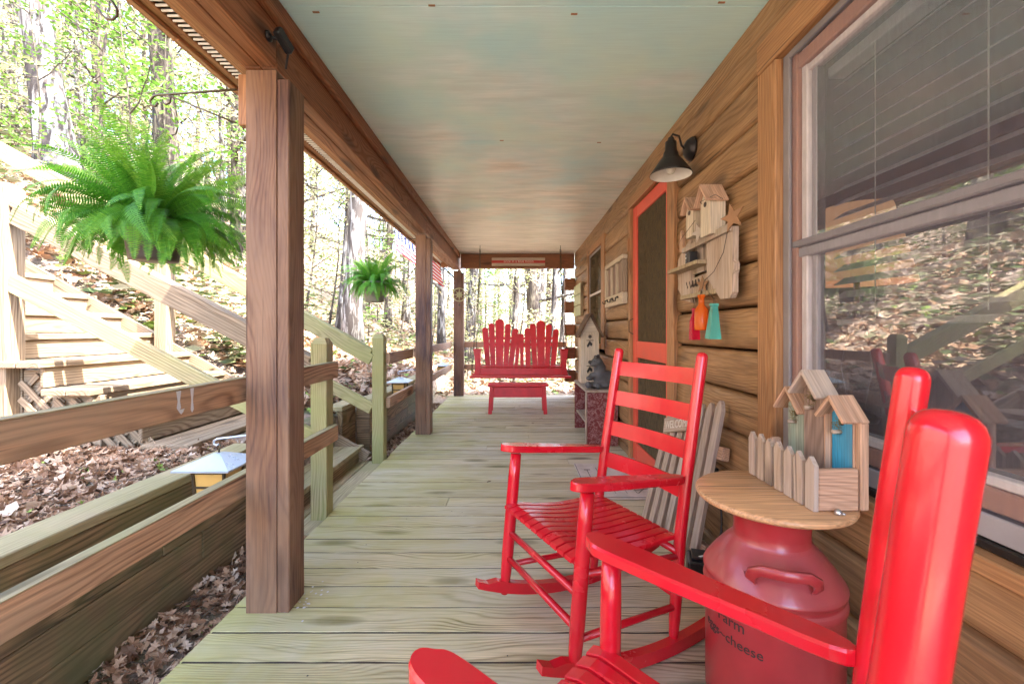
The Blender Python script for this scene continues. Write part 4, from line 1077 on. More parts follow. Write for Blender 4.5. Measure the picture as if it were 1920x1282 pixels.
# ------------------------------------------------------------------ flag, compass ornament, cameras
fl = thing('flag', 'red and white striped flag with starry blue corner on a pole by the far post', 'flag', P(-1.2, 6.9, 2.0))
A = PXY(738, 420, 6.5); B = PXY(806, 476, 6.9); pole0 = P(-1.10, 7.05, 2.10); tip = PXY(735, 412, 6.5)
tube('pole', [pole0, tip], .013, 'bronze', fl, 8)
n1, n2 = 26, 14; vs = []; uvs = []
for i in range(n1+1):
    for j in range(n2+1):
        a = i/n1; b = j/n2; p = tip.lerp(pole0, .04+.72*a); p = p+Vector((.05*b, -.02-.10*math.sin(a*9+b*2)*b, -(.50*b)*(.9-.15*a))); vs.append(p); uvs.append((a, b))
fs = [[i*(n2+1)+j, (i+1)*(n2+1)+j, (i+1)*(n2+1)+j+1, i*(n2+1)+j+1] for i in range(n1) for j in range(n2)]
me = mesh('cloth', vs, fs, 'flag_cloth', True); ul = me.uv_layers.new(name='UVMap')
for lo in me.loops: ul.data[lo.index].uv = uvs[lo.vertex_index]
link('cloth', me, fl)
cp = thing('compass_ornament', 'round metal compass ornament hanging in front of the farthest post', 'ornament', P(-.99, 6.9, 1.77)); c0 = PXY(861, 552.5, 6.9)
tube('ring', [c0+Vector((math.cos(k*math.pi/10), 0, math.sin(k*math.pi/10)))*.108 for k in range(21)], .009, 'brass', cp, 6)
tube('ring', [c0+Vector((math.cos(k*math.pi/8), 0, math.sin(k*math.pi/8)))*.04 for k in range(17)], .006, 'brass', cp, 6)
for k in range(8):
    a = k*math.pi/4; d = Vector((math.cos(a), 0, math.sin(a))); s_ = Vector((-math.sin(a), 0, math.cos(a))); l_ = .14 if k % 2 == 0 else .10
    vs = [c0+s_*.012, c0+d*l_, c0-s_*.012, c0+Vector((0, -.006, 0))]; link('ray', mesh('ray', vs, [[0, 1, 3], [1, 2, 3], [2, 1, 0]], 'brass'), cp)
for d in (Vector((-.17, 0, -.02)), Vector((.15, 0, 0)), Vector((0, 0, -.17))):
    q = c0+d; link('letter_mark', mesh('m', [q+Vector((-.018, 0, 0)), q+Vector((0, 0, .025)), q+Vector((.018, 0, 0)), q+Vector((0, 0, -.025)), q+Vector((0, .006, 0))], [[0, 1, 2, 3], [0, 4, 1], [1, 4, 2], [2, 4, 3], [3, 4, 0]], 'bronze'), cp)
tube('hanger_wire', [c0+Vector((0, 0, .108)), Vector((c0.x, c0.y, 2.24*KX))], .0015, 'black_metal', cp, 5)
sc_ = thing('security_camera', 'small black security camera clamped to the cedar beam', 'camera', P(-.99, 1.62, 2.35))
q = P(-.992, 1.62, 2.335); board('body', q+Vector((.035, -.035, .018)), q+Vector((.050, .04, -.022)), .030, .042, 'black_plastic', sc_, b=.006)
lathe('mount', [(0, 0), (.020, 0), (.020, .008), (.008, .014), (0, .014)], 'black_plastic', sc_, Matrix.Translation(P(-.999, 1.60, 2.335)) @ Matrix.Rotation(R(90), 4, 'Y'), 16)
tube('stalk', [P(-.995, 1.60, 2.335), q+Vector((.035, 0, 0))], .006, 'black_plastic', sc_)
board('cable', q+Vector((.045, .03, -.03)), q+Vector((.03, .04, -.09)), .008, .004, 'black_plastic', sc_)

# ------------------------------------------------------------------ wall lamp
wl = thing('wall_lamp', 'black barn-style wall lamp with white-lined shade above the screen door', 'lamp', P(1.02, 2.33, 2.21))
wc = P(1.035, 2.33, 2.215); C_ = P(.898, 2.30, 2.05)
lathe('wall_plate', [(0, .045), (.02, .045), (.045, .035), (.062, .012), (.066, 0), (0, 0)], 'black_metal', wl, Matrix.Translation(wc) @ Matrix.Rotation(R(-90), 4, 'Y'), 28)
tube('arm', [wc+Vector((-.04, 0, .0)), wc+Vector((-.06, 0, .02)), Vector((C_.x+.045, C_.y, C_.z+.215)), Vector((C_.x+.01, C_.y, C_.z+.225)), Vector((C_.x, C_.y, C_.z+.205))], .006, 'black_metal', wl, 10)
o = lathe('lamp_shade', [(0, .205), (.016, .204), (.018, .188), (.030, .182), (.032, .135), (.040, .118), (.042, .100), (.062, .078), (.108, .012), (.113, .0), (.110, 0)], 'black_metal', wl, Matrix.Translation(C_), 40)
lathe('shade_lining', [(.110, -.0005), (.104, .012), (.060, .074), (.036, .096), (0, .10)], 'lamp_white', wl, Matrix.Translation(C_), 40)
lathe('bulb', [(0, .005), (.018, .010), (.028, .030), (.022, .055), (.013, .075), (.013, .098)], 'bulb_glass', wl, Matrix.Translation(C_), 20)

# ------------------------------------------------------------------ wall shelf with birdhouses
# local frame on the wall: u runs from the far end towards the camera, v up, w out from the wall
WX = 1.035
def wall_frame(y, z, x=WX): return Matrix(((0, 0, -1, x*KX), (-1, 0, 0, y*KY), (0, 1, 0, z*KX), (0, 0, 0, 1)))
ws = thing('birdhouse_shelf', 'weathered plank wall shelf decorated with two small birdhouses and tin stars', 'wall shelf', P(1.03, 2.1, 1.3)); F = wall_frame(2.44, 1.30) @ Matrix.Scale(1.13, 4, (1, 0, 0))
def sp_(name, poly, w0, w1, mat='gray_plank', par=None):
    c = (sum(p_[0] for p_ in poly)/len(poly), sum(p_[1] for p_ in poly)/len(poly)); pl = [(a-c[0], b-c[1]) for a, b in poly]
    # grain up the plank: turn the local x axis along v
    Q = Matrix(((0, -1, 0, c[0]), (1, 0, 0, c[1]), (0, 0, 1, (w0+w1)/2), (0, 0, 0, 1)))
    return prism(name, [(b, -a) for a, b in pl], w1-w0, mat, par or ws, F @ Q)
sp_('plank', [(0, .10), (.07, .03), (.16, 0.01), (.16, .36), (.10, .33), (0, .27)], .012, .035)
sp_('plank', [(.162, .16), (.22, .16), (.22, .33), (.162, .37)], .006, .026, 'old_cedar')
sp_('plank', [(.222, .16), (.30, .16), (.30, .42), (.222, .40)], .010, .03)
sp_('plank', [(.302, .16), (.365, .16), (.365, .34), (.302, .36)], .006, .026, 'old_cedar')
sp_('plank', [(.10, .03), (.40, .06), (.40, .15), (.10, .14)], .008, .024, 'old_cedar')
sp_('plank', [(.375, .12), (.50, .0), (.575, .0), (.595, .025), (.595, .10), (.605, .12), (.605, .145), (.595, .16), (.60, .305), (.375, .305)], .03, .056)
sp_('cross_board', [(.02, .185), (.37, .185), (.37, .203), (.02, .203)], .025, .105, 'shelf_wood')
sp_('cross_board', [(.09, .03), (.46, .03), (.46, .052), (.09, .052)], .03, .062, 'shelf_wood')
sp_('picket_rail', [(.14, .28), (.595, .285), (.595, .318), (.14, .305)], .057, .075, 'old_cedar')
def bhouse(u, wdt, v0, v1, w0, w1, roof):
    sp_('birdhouse', [(u-wdt/2, v0), (u+wdt/2, v0), (u+wdt/2, v1-wdt*.8), (u, v1-.01), (u-wdt/2, v1-wdt*.8)], w0, w1, 'cream_wood')
    for s in (-1, 1):
        a = F @ Vector((u-s*.004, v1+.004, (w0+w1)/2+.01)); b = F @ Vector((u+s*wdt*.66, v1-wdt*.97, (w0+w1)/2+.01)); nrm = (F.to_3x3() @ Vector((s*.8, .6, 0)))
        board('birdhouse_roof', a, b, w1-w0+.035, .012, roof, ws, nrm)
    prism('entry_hole', [(.012*math.cos(k*.628), .012*math.sin(k*.628)) for k in range(10)], .003, 'dark_text', ws, F @ Matrix.Translation((u, v1-wdt*1.0, w1+.001)))
bhouse(.255, .075, .34, .54, .03, .085, 'pink_cedar'); bhouse(.45, .088, .30, .533, .03, .10, 'pink_cedar')
for u, h in ((.085, .42), (.335, .43)): sp_('picket', [(u-.02, .30), (u+.02, .30), (u+.02, h-.05), (u, h), (u-.02, h-.05)], .04, .056, 'pink_cedar')
def star(u, v, w_, r, mat='rusty_tin', tw=0):
    pl = []
    for k in range(10):
        a = math.pi/2+k*math.pi/5+tw; q = r if k % 2 == 0 else r*.42; pl.append((q*math.cos(a), q*math.sin(a)))
    prism('star', pl, .003, mat, ws, F @ Matrix.Translation((u, v, w_)) @ Matrix.Rotation(.25, 4, 'Y'))
star(.655, .325, .09, .062, 'rusty_tin', .2); star(.375, .335, .095, .05, 'old_cedar', .3); star(.31, .09, .045, .045, 'rusty_tin', 0)
fw = lambda u, v, w_: F @ Vector((u, v, w_))
tube('wire', [fw(.10, .33, .08), fw(.2, .35, .10), fw(.35, .40, .10)], .0013, 'black_metal', ws, 5)
tube('wire', [fw(.44, .45, .11), fw(.44, .46, .12), fw(.54, .46, .10), fw(.60, .42, .10)], .0013, 'black_metal', ws, 5)
tube('wire', [fw(.60, .33, .07), fw(.56, .2, .075), fw(.47, .13, .07), fw(.38, .10, .07), fw(.36, .02, .08)], .0015, 'black_metal', ws, 5)
for k in range(5): tube('scribble_wire', [fw(.10+.035*k, .095, .03), fw(.11+.035*k, .125, .035), fw(.125+.035*k, .09, .035), fw(.135+.035*k, .11, .03)], .003, 'dark_text', ws, 5)
bt = thing('camera_box', 'small black box sitting on the wall shelf', 'box', fw(.24, .204, .06))
M = F @ Matrix.Translation((.24, .237, .068)); link('box_body', cbox(.05, .062, .045, 'black_plastic', .004), bt, M)
for k in (-1, 0, 1): prism('button', [(.006*math.cos(a), .006*math.sin(a)) for a in (0, 1, 2, 3, 4, 5)], .002, 'zinc', bt, M @ Matrix.Translation((-.012, k*.017, .0235)))
def bottle(label, u, v, w_, prof, mat, wire_to, tilt=0, seg=4):
    t = thing('glass_bottle', label, 'bottle', fw(u, v, w_)); c = fw(u, v, w_)
    M = Matrix.Translation(c) @ Matrix.Rotation(tilt, 4, 'X') @ Matrix.Rotation(R(45), 4, 'Z')
    me = lathe_mesh('bottle', prof, mat, seg, seg > 8); link('glass', me, t, M)
    top = M @ Vector((0, 0, prof[-1][1])); neck = M @ Vector((0, 0, prof[-1][1]-.012))
    tube('wire', [neck+Vector((.0, .012, 0)), top+Vector((0, .006, .02)), fw(*wire_to)], .0013, 'bronze', t, 5); tube('wire', [neck-Vector((.0, .012, 0)), top+Vector((0, -.006, .02)), fw(*wire_to)], .0013, 'bronze', t, 5)
bottle('pink-red glass bottle hanging leftmost under the wall shelf', .229, -.19, .047, [(0, 0), (.030, 0), (.030, .005), (.026, .10), (.016, .125), (.013, .15), (.017, .155), (.017, .165)], 'red_glass', (.23, .04, .06))
bottle('orange embossed glass bottle hanging in the middle of the three', .381, -.14, .085, [(0, 0), (.031, 0), (.033, .008), (.031, .10), (.014, .125), (.013, .155), (.018, .16), (.018, .172)], 'orange_glass', (.36, .045, .07), 0, 10)
bottle('teal flared glass bottle hanging rightmost under the wall shelf', .442, -.18, .06, [(0, 0), (.038, 0), (.037, .008), (.022, .12), (.017, .15), (.021, .155), (.021, .165)], 'teal_glass', (.42, .04, .07), .08)

# hook board made from an old sash
hb = thing('hook_board', 'cream window-frame board with three coat hooks beside the far window', 'coat rack', P(1.0, 4.0, 1.6)); F = wall_frame(4.37, 1.40, 1.03)
W_ = .72*KY; H_ = .455*KX
def hp(name, u0, u1, v0, v1, w0, w1, mat):
    A_ = F @ Vector((u0, v0, w0)); B_ = F @ Vector((u1, v1, w1)); c = (A_+B_)/2; d = Vector([abs(q) for q in (B_-A_)]); ax = 1 if u1-u0 > v1-v0 else 2
    h = Vector((0, 0, 0)); h[ax] = d[ax]/2; return link(name, cbox(d[ax], d[0], d[3-ax], mat), hb, frame(c-h, c+h, (0, 0, 1) if ax == 1 else (0, 1, 0)))
hp('frame_board', 0, W_, H_-.04, H_, .0, .05, 'cream_wood'); hp('frame_board', 0, .035, .105, H_-.042, .0, .05, 'cream_wood'); hp('frame_board', W_-.035, W_, .105, H_-.042, .0, .05, 'old_cedar'); hp('frame_board', 0, W_, 0, .103, .0, .05, 'cream_wood')
for k in range(3):
    a = .037+(W_-.074)*k/3; b = .037+(W_-.074)*(k+1)/3; hp('panel', a+.008, b-.008, .107, H_-.044, .01, .02, 'brown_board')
    if k: hp('muntin', a-.007, a+.007, .107, H_-.044, .012, .045, 'cream_wood')
    u = (a+b)/2; tube('coat_hook', [F @ Vector((u, .075, .05)), F @ Vector((u, .06, .075)), F @ Vector((u, .035, .075)), F @ Vector((u, .035, .095)), F @ Vector((u, .055, .10))], .006, 'black_metal', hb, 7)
    tube('coat_hook', [F @ Vector((u-.02, .065, .052)), F @ Vector((u+.02, .065, .052))], .006, 'black_metal', hb, 7)
pq = thing('plaque', 'tall pale green three-panel plaque on the logs at the far end of the wall', 'plaque', P(1.0, 6.5, 1.6)); hb = pq; F = wall_frame(6.82, 1.385, 1.04)
L_ = .72*KY
for k in range(3): hp('panel', .0, L_, .005+.165*k, .158+.165*k, .012, .04, 'pale_green')
hp('frame_board', L_+.002, L_+.02, 0, .50, 0, .045, 'shelf_wood')

# ------------------------------------------------------------------ red cabinet, birdhouse and bear
cb = thing('wall_cabinet', 'rustic dark red open shelf box standing against the log wall', 'cabinet', P(.87, 4.3, 0))
bx('end_panel', .712, 1.02, 3.95, 3.975, .002, .535, 'red_rustic', cb, 2); bx('end_panel', .700, 1.02, 4.70, 4.725, .002, .535, 'red_rustic', cb, 2)
bx('top_board', .695, 1.03, 3.93, 4.75, .537, .562, 'old_cedar', cb, 1); bx('shelf_board', .715, 1.02, 3.977, 4.698, .20, .222, 'old_cedar', cb, 1)
bx('back_board', 1.003, 1.02, 3.977, 4.698, .224, .535, 'red_rustic', cb, 1)
bx('edge_strip', .693, .7105, 3.949, 3.973, .004, .536, 'old_cedar', cb, 2)
bh = thing('birdhouse', 'tall two-storey cream birdhouse with dark bark roof on the red cabinet', 'birdhouse', P(.86, 4.45, .56))
x0, x1, y0, y1, z0, z1 = .728, .932, 4.44, 4.62, .563, 1.13
bx('body', x0, x1, y0, y1, z0, z1, 'cream_wood', bh, 2)
xm = (x0+x1)/2; zr = 1.345
vs = [P(x0, y0, z1), P(x1, y0, z1), P(xm, y0, zr-.03), P(x0, y1, z1), P(x1, y1, z1), P(xm, y1, zr-.03)]; link('gable', mesh('gable', vs, [[0, 1, 2], [5, 4, 3], [0, 2, 5, 3], [1, 4, 5, 2], [0, 3, 4, 1]], 'cream_wood'), bh)
for s in (-1, 1):
    a = P(xm, (y0+y1)/2-.02, zr-.004); b = P(xm+s*.138, (y0+y1)/2-.02, z1-.05); n_ = Vector((s*.26, 0, .14)); board('roof_slab', a, b, .26, .022, 'dark_bark_roof', bh, n_)
for z in (1.085, .80):
    c = P(xm, y0-.003, z); prism('entry_hole', [(.019*math.cos(k*.52), .019*math.sin(k*.52)) for k in range(12)], .006, 'dark_text', bh, Matrix.Translation(c) @ Matrix.Rotation(R(90), 4, 'X'))
    board('perch', c+Vector((-.038, -.006, -.04)), c+Vector((.038, -.006, -.04)), .008, .006, 'black_metal', bh); 
    prism('leaf_ornament', [(-.03, -.02), (0, .03), (.03, .0), (.022, -.028), (0, -.012), (-.02, -.045)], .006, 'black_metal', bh, Matrix.Translation(c+Vector((-.005, -.004, -.075))) @ Matrix.Rotation(R(90), 4, 'X'))
import bmesh
def blob(name, balls, mat, par, sub=3):
    """one continuous skin from overlapping ellipsoids: metaballs turned into a mesh"""
    mb = bpy.data.metaballs.new(name); mb.resolution = .012; mb.threshold = .25
    for (c, r, s) in balls:
        e = mb.elements.new(); e.type = 'ELLIPSOID'; e.co = c; e.radius = r*1.35; e.size_x, e.size_y, e.size_z = s
    o = bpy.data.objects.new('tmpmb'+name, mb); COL.objects.link(o); dg = bpy.context.evaluated_depsgraph_get(); dg.update()
    me = bpy.data.meshes.new_from_object(o.evaluated_get(dg)); bpy.data.objects.remove(o); bpy.data.metaballs.remove(mb)
    me.materials.clear(); me.materials.append(MATS[mat])
    for p_ in me.polygons: p_.use_smooth = True
    return link(name, me, par)
be = thing('bear_figurine', 'dark gray bear figurine resting on the front end of the red cabinet', 'figurine', P(.87, 4.08, .562))
o = P(.88, 4.09, .562)
S = lambda x, y, z, r, s=(1, 1, 1): (tuple(o+Vector((x, y, z))), r, s)
blob('body', [S(.05, .03, .09, .09, (1.1, 1, .95)), S(-.02, .0, .11, .07), S(-.02, -.01, .20, .062, (1, 1, 1.1)), S(-.045, -.03, .255, .055), S(-.085, -.055, .235, .032, (1.2, 1, .8)), S(-.07, -.03, .13, .035, (1.6, .9, .8)), S(-.12, -.05, .10, .03, (1.3, .9, .8)),
     S(-.07, -.04, .035, .042, (1.9, 1, .8)), S(-.135, -.06, .038, .034, (1, 1, 1)), S(.02, -.06, .035, .04, (1.6, 1, .8)), S(-.05, -.10, .03, .03), S(-.03, .0, .31, .02), S(-.065, -.06, .305, .02)], 'bear_gray', be)
for q, m, r_ in ((Vector((-.119, -.066, .245)), 'black_plastic', .010), (Vector((-.085, -.085, .268)), 'black_plastic', .006), (Vector((-.098, -.035, .27)), 'black_plastic', .006)):
    lathe('nose' if r_ > .009 else 'eye', [(0, -r_), (r_*.7, -r_*.7), (r_, 0), (r_*.7, r_*.7), (0, r_)], m, be, Matrix.Translation(o+q), 10)

# ------------------------------------------------------------------ leaning picket sign, mat, power box
pk = thing('picket_sign', 'weathered gray picket panel reading WELCOME leaning against the log wall', 'sign', P(.9, 2.2, 0))
bot0, bot1 = P(.785, 2.42, .002), P(.885, 1.985, .002); top0, top1 = P(.985, 2.46, .70), P(1.000, 1.925, .80)
nrm = ((bot1-bot0).cross(top0-bot0)).normalized(); nrm = nrm if nrm.x < 0 else -nrm
N_ = 7
for k in range(N_):
    q = k/(N_-1); a = bot0.lerp(bot1, q); b = top0.lerp(top1, q)+Vector((0, 0, rnd.uniform(-.02, .02))); d = (b-a); L_ = d.length; d.normalize()
    hw = .0225; pl = [(0, -hw), (L_-.045, -hw), (L_-.01, -hw*.45), (L_, 0), (L_-.01, hw*.45), (L_-.045, hw), (0, hw)]
    pl = [(x-L_/2, y) for x, y in pl]; M = frame(a, b, nrm); prism('picket', pl, .02, 'gray_plank', pk, M)
def pkp(u, v, w_=0): return bot0.lerp(bot1, u).lerp(top0.lerp(top1, u), v)+nrm*w_
for v, w0 in ((.09, -.03), (.70, -.03)): board('back_rail', pkp(-.06, v, w0), pkp(1.12, v, w0), .038, .06, 'pink_cedar', pk, (pkp(.5, 1)-pkp(.5, 0)))
board('sign_board', pkp(-.02, .80, .02), pkp(.62, .86, .02), .018, .085, 'gray_plank', pk, (pkp(.5, 1)-pkp(.5, 0)))
fr_ = frame(pkp(-.02, .80, .02), pkp(.62, .86, .02), (pkp(.5, 1)-pkp(.5, 0)))
Mx = fr_.to_3x3(); xa = Mx.col[0]; up_ = Mx.col[2]; out = xa.cross(up_)
if out.dot(nrm) < 0: xa = -xa; out = -out
Mt = Matrix((xa, up_, out)).transposed().to_4x4(); Mt.translation = fr_.translation-up_*.022+out*.0105
text_obj('lettering', 'WELCOME', .062, 'white_text', pk, Mt)
dm = thing('door_mat', 'pale doormat with black arrow and twig marks in front of the screen door', 'doormat', P(.75, 3.05, 0))
bx('mat_body', .50, .99, 2.70, 3.41, .002, .012, 'mat_white', dm, 1)
for (x0, x1, y0, y1) in ((.503, .507, 2.71, 3.40), (.51, .98, 2.71, 2.716), (.58, .585, 2.95, 3.25), (.56, .61, 3.25, 3.262), (.66, .665, 2.95, 3.3), (.68, .74, 3.1, 3.108), (.68, .685, 3.1, 3.3), (.70, .703, 2.78, 2.9), (.78, .783, 2.78, 2.88), (.85, .853, 2.78, 2.93)):
    bx('mark', x0, x1, y0, y1, .0125, .0140, 'dark_text', dm)
board('mark', P(.585, 2.95, .0138), P(.60, 3.0, .0138), .006, .001, 'dark_text', dm); board('mark', P(.582, 2.95, .0138), P(.562, 3.0, .0138), .006, .001, 'dark_text', dm)
board('mark', P(.86, 2.78, .0138), P(.95, 2.90, .0138), .006, .001, 'dark_text', dm); board('mark', P(.84, 2.83, .0138), P(.95, 2.86, .0138), .006, .001, 'dark_text', dm)
pb = thing('power_box', 'black power box with tangled cords on the deck by the wall', 'power box', P(.93, 1.95, 0))
q = P(.905, 1.86, .045); board('box_body', q+Vector((-.09, .02, 0)), q+Vector((.07, -.03, 0)), .12, .085, 'black_plastic', pb, b=.008)
board('box_lid', q+Vector((-.07, .02, .048)), q+Vector((.05, -.02, .048)), .09, .012, 'black_plastic', pb)
r3 = random.Random(5)
def cord(pts, rad, mat):
    out = []; pts = [Vector(p_) for p_ in pts]; n = len(pts)
    for i in range(n-1):
        p0, p1, p2, p3 = pts[max(i-1, 0)], pts[i], pts[i+1], pts[min(i+2, n-1)]
        for k in range(6):
            t_ = k/6; out.append(.5*((2*p1)+(p2-p0)*t_+(2*p0-5*p1+4*p2-p3)*t_*t_+(3*p1-p0-3*p2+p3)*t_**3))
    tube('cord', out+[pts[-1]], rad, mat, pb, 7)
cord([q+Vector((-.02, 0, .05)), P(.99, 1.92, .16), P(1.02, 1.98, .30), P(1.0, 2.0, .40), P(1.02, 2.02, .55)], .005, 'black_plastic')
for k in range(4):
    cx = .84+r3.uniform(-.03, .03); cy = 1.80+r3.uniform(-.05, .05); rr = r3.uniform(.035, .065); cord([P(cx+rr*math.cos(a), cy+rr*math.sin(a), .012+.012*math.sin(a*1.7+k)+.006*k) for a in (0, 1, 2, 3, 4, 5, 6, 6.6)], .0035, 'black_plastic' if k else 'zinc')
cord([P(.80, 1.72, .01), P(.86, 1.70, .03), P(.92, 1.74, .10), P(.90, 1.80, .13), P(.84, 1.86, .09)], .0035, 'lamp_white')
lathe('timer', [(0, -.02), (.018, -.018), (.022, 0), (.018, .018), (0, .02)], 'black_plastic', pb, Matrix.Translation(P(1.0, 2.0, .44)), 12)

# ------------------------------------------------------------------ milk can, round top, birdhouse trio
mc = thing('milk_can', 'red painted milk can with side handle and black lettering', 'milk can', P(.765, 1.19, 0)); c = P(.765, 1.19, 0)
prof = [(0, .002), (.150, .002), (.158, .012), (.160, .03), (.168, .045), (.172, .06), (.172, .355), (.176, .362), (.178, .372), (.176, .382), (.172, .388), (.172, .398), (.177, .404), (.178, .41), (.174, .418), (.150, .452), (.122, .485), (.105, .502), (.098, .512), (.096, .53), (.098, .59), (.112, .602), (.112, .612), (.0, .612)]
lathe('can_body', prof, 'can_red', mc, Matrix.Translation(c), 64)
ang = R(250)                                     # handle faces the camera side
def cy(r, a, z): return c+Vector((r*math.cos(a), r*math.sin(a), z))
hs = []; 
for a, r_, z in ((-.50, .150, .445), (-.47, .168, .452), (-.42, .178, .475), (-.30, .181, .488), (0, .183, .490), (.30, .181, .488), (.42, .178, .475), (.47, .168, .452), (.50, .150, .445)): hs.append(cy(r_, ang+a, z))
vs, fs = [], []
for i, p_ in enumerate(hs):
    rad_ = (p_-c); rad_.z = 0; rad_.normalize(); d = (hs[min(i+1, 8)]-hs[max(i-1, 0)]).normalized(); s_ = rad_; u_ = d.cross(s_).normalized()
    k_ = 1.5 if i in (0, 8) else 1.
    for a, b in ((-.004, -.015*k_), (.004, -.011*k_), (.004, .011*k_), (-.004, .015*k_)): vs.append(p_+s_*a+u_*b-c)
for i in range(8):
    for k in range(4): fs.append([i*4+k, i*4+(k+1) % 4, i*4+4+(k+1) % 4, i*4+4+k])
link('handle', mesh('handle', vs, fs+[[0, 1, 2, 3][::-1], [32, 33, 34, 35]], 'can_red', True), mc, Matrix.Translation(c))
def cantext(s, size, a_deg, z):
    a = R(a_deg); nr = Vector((math.cos(a), math.sin(a), 0)); tx = Vector((-nr.y, nr.x, 0)); M = Matrix((tx, Vector((0, 0, 1)), nr)).transposed().to_4x4(); M.translation = c+nr*.1728+Vector((0, 0, z))
    text_obj('lettering', s, size, 'dark_text', mc, M, .0006, .1728)
cantext('Farm', .040, 206, .305); cantext('eggs~cheese', .036, 204, .258)
tt = thing('round_tabletop', 'round varnished pine top resting on the milk can', 'tabletop', c+Vector((0, 0, .613)))
lathe('pine_disc', [(0, 0), (.188, 0), (.196, .004), (.199, .010), (.198, .016), (.192, .021), (0, .022)], 'table_pine', tt, Matrix.Translation(c+Vector((0, 0, .613))), 72)
ZT = (.613+.0225)/KX
bt = thing('birdhouse_trio', 'rustic trio of sage, brown and blue birdhouses behind a little picket fence', 'birdhouse', P(.86, 1.2, ZT))
def hs_board(ya, yb, xf, zt, mat, roofmat='gray_plank'):
    ym = (ya+yb)/2; w_ = (yb-ya)*KY; h = (zt-ZT)*KX; base = P(xf, ym, ZT); e = h-w_*.62
    pl = [(0, -w_/2), (e, -w_/2), (h-.008, 0), (e, w_/2), (0, w_/2)]
    # local x up, local y along world -Y..., thickness along X
    M = Matrix(((0, 0, 1, base.x+.012), (0, -1, 0, base.y), (1, 0, 0, base.z), (0, 0, 0, 1))); prism('house_board', pl, .022, mat, bt, M)
    bx('side_strip', xf+.001, xf+.0245, ya-.006, ya-.001, ZT, ZT+e/KX-.012, 'pink_cedar', bt, 2)
    for s in (-1, 1):
        a = Vector((base.x, base.y-s*.003, base.z+h+.002)); b = Vector((base.x, base.y+s*w_*.74, base.z+h-w_*.86)); board('roof_slab', a+Vector((-.002, 0, 0)), b+Vector((-.002, 0, 0)), .068, .010, roofmat, bt, (0, s*.8, .6))
    cz = base.z+h-w_*.95; cyy = base.y
    prism('entry_hole', [(.010*math.cos(k*.628), .010*math.sin(k*.628)) for k in range(10)], .002, 'dark_text', bt, Matrix.Translation((base.x, cyy, cz)) @ Matrix.Rotation(R(90), 4, 'Y'))
    tube('perch', [(base.x+.002, cyy+.004, cz-.028), (base.x-.022, cyy+.004, cz-.028)], .006, 'old_cedar', bt, 8)
    r4 = random.Random(int(ya*1000)); vs = []; fs = []
    for k in range(34):
        p_ = Vector((base.x-.003-r4.random()*.012, cyy+r4.gauss(0, .007), cz+r4.gauss(-.004, .012))); d = Vector((r4.gauss(0, 1), r4.gauss(0, 1), r4.gauss(0, 1))).normalized()*.007; tube_geo([p_-d, p_+d], .0006, 3, vs, fs)
    tag(link('moss_tuft', mesh('moss', vs, fs, 'moss'), bt), kind='stuff')
hs_board(1.082, 1.150, .915, .965, 'blue_board', 'pink_cedar'); hs_board(1.160, 1.238, .898, 1.028, 'brown_board', 'gray_plank'); hs_board(1.256, 1.335, .915, .965, 'sage_board', 'pink_cedar')
bx('base_board', .80, .935, 1.075, 1.345, ZT, ZT+.008, 'old_cedar', bt, 1)
bx('front_board', .806, .915, 1.058, 1.073, ZT+.001, ZT+.112, 'pink_cedar', bt, 0); bx('end_strip', .918, .942, 1.056, 1.076, ZT+.001, ZT+.235, 'pink_cedar', bt, 2)
bx('back_block', .87, .90, 1.345, 1.36, ZT, ZT+.12, 'pink_cedar', bt, 2)
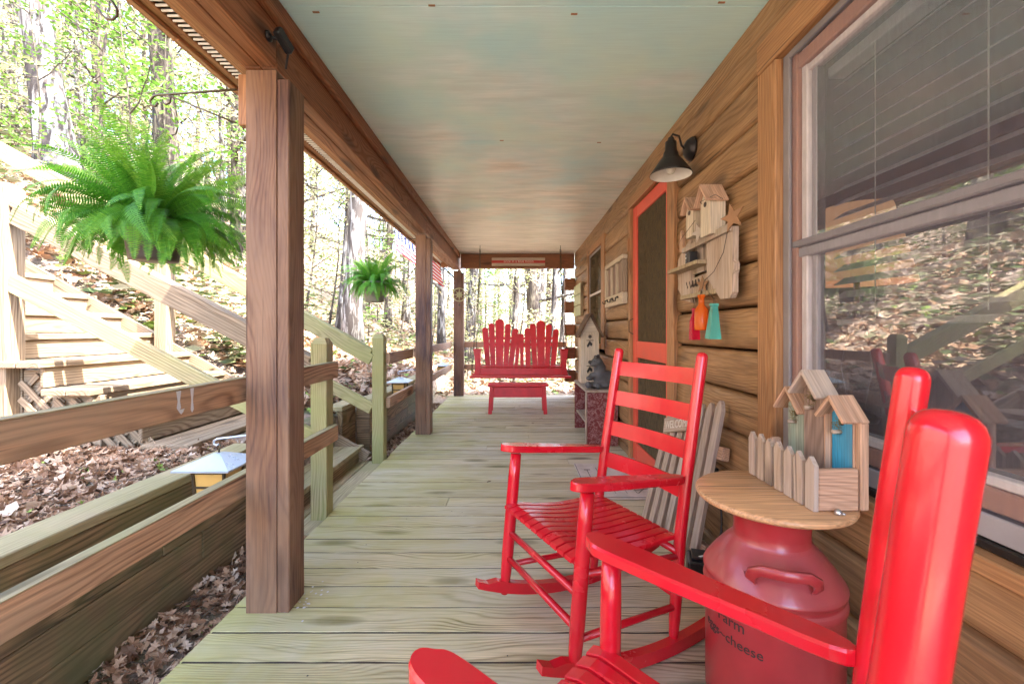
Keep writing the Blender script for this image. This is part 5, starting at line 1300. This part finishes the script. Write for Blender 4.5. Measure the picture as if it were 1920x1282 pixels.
for k in range(7):
    yy = 1.066+.0435*k; b0 = P(.797, yy, ZT+.001); h = .137+rnd.uniform(-.003, .003); pl = [(0, -.0165), (h-.022, -.0165), (h, -.002), (h-.020, .0165), (0, .0165)]
    M = Matrix(((0, 0, 1, b0.x), (0, -1, 0, b0.y+.004), (1, 0, 0, b0.z), (0, 0, 0, 1))) @ Matrix.Rotation(rnd.uniform(-.02, .02), 4, 'Z'); prism('picket', pl, .012, 'gray_plank', bt, M)
tr_ = thing('pewter_trinket', 'tiny pewter snail trinket on the pine top before the birdhouse', 'trinket', P(.845, 1.045, ZT)); q = P(.845, 1.040, ZT)
blobs = [((q.x, q.y, q.z+.008), .008, (1.2, 1, 1)), ((q.x+.009, q.y-.002, q.z+.005), .0045, (1.3, 1, 1)), ((q.x-.009, q.y, q.z+.004), .0035, (1.3, 1, 1))]
lathe('shell', [(0, 0), (.0085, .001), (.009, .006), (.006, .012), (0, .0145)], 'steel', tr_, Matrix.Translation(q), 12); lathe('head', [(0, 0), (.004, .001), (.005, .004), (0, .008)], 'steel', tr_, Matrix.Translation(q+Vector((.011, -.003, 0))), 10)

# ------------------------------------------------------------------ small litter
vs = []; rr_ = []
pts = [P(x, y, .006) for x, y in ((.27, 5.45), (.33, 5.2), (.21, 4.9), (.05, 6.0), (.36, 4.6), (-.2, 3.0), (.8, 1.75), (.86, 1.68))]
for p_ in pts:
    o = link('fallen_leaf', leaf_mesh('fallen_leaf', [Vector((0, 0, .004))], .05, 'dead_leaf', .2, 0), None, Matrix.Translation(p_)); tag(o, 'small curled brown leaf lying on the deck boards', 'leaf', 'brown leaves on the deck')
r5 = random.Random(3); vs = []; fs = []
for k in range(26):
    p_ = P(-.90+r5.gauss(0, .03), 1.69+r5.gauss(0, .05), .0035); b0 = len(vs); s = r5.uniform(.002, .007)
    for a in range(5): vs.append(p_+Vector((math.cos(a*1.25)*s*r5.uniform(.6, 1.2), math.sin(a*1.25)*s, r5.uniform(0, .001))))
    fs.append(list(range(b0, b0+5)))
tag(link('paint_flakes', mesh('paint_flakes', vs, fs, 'white_drop')), 'white flecks on the deck at the foot of the nearest post', 'flecks', kind='stuff')
for o in list(bpy.data.objects):
    if o.name.startswith('tmp'): bpy.data.objects.remove(o)
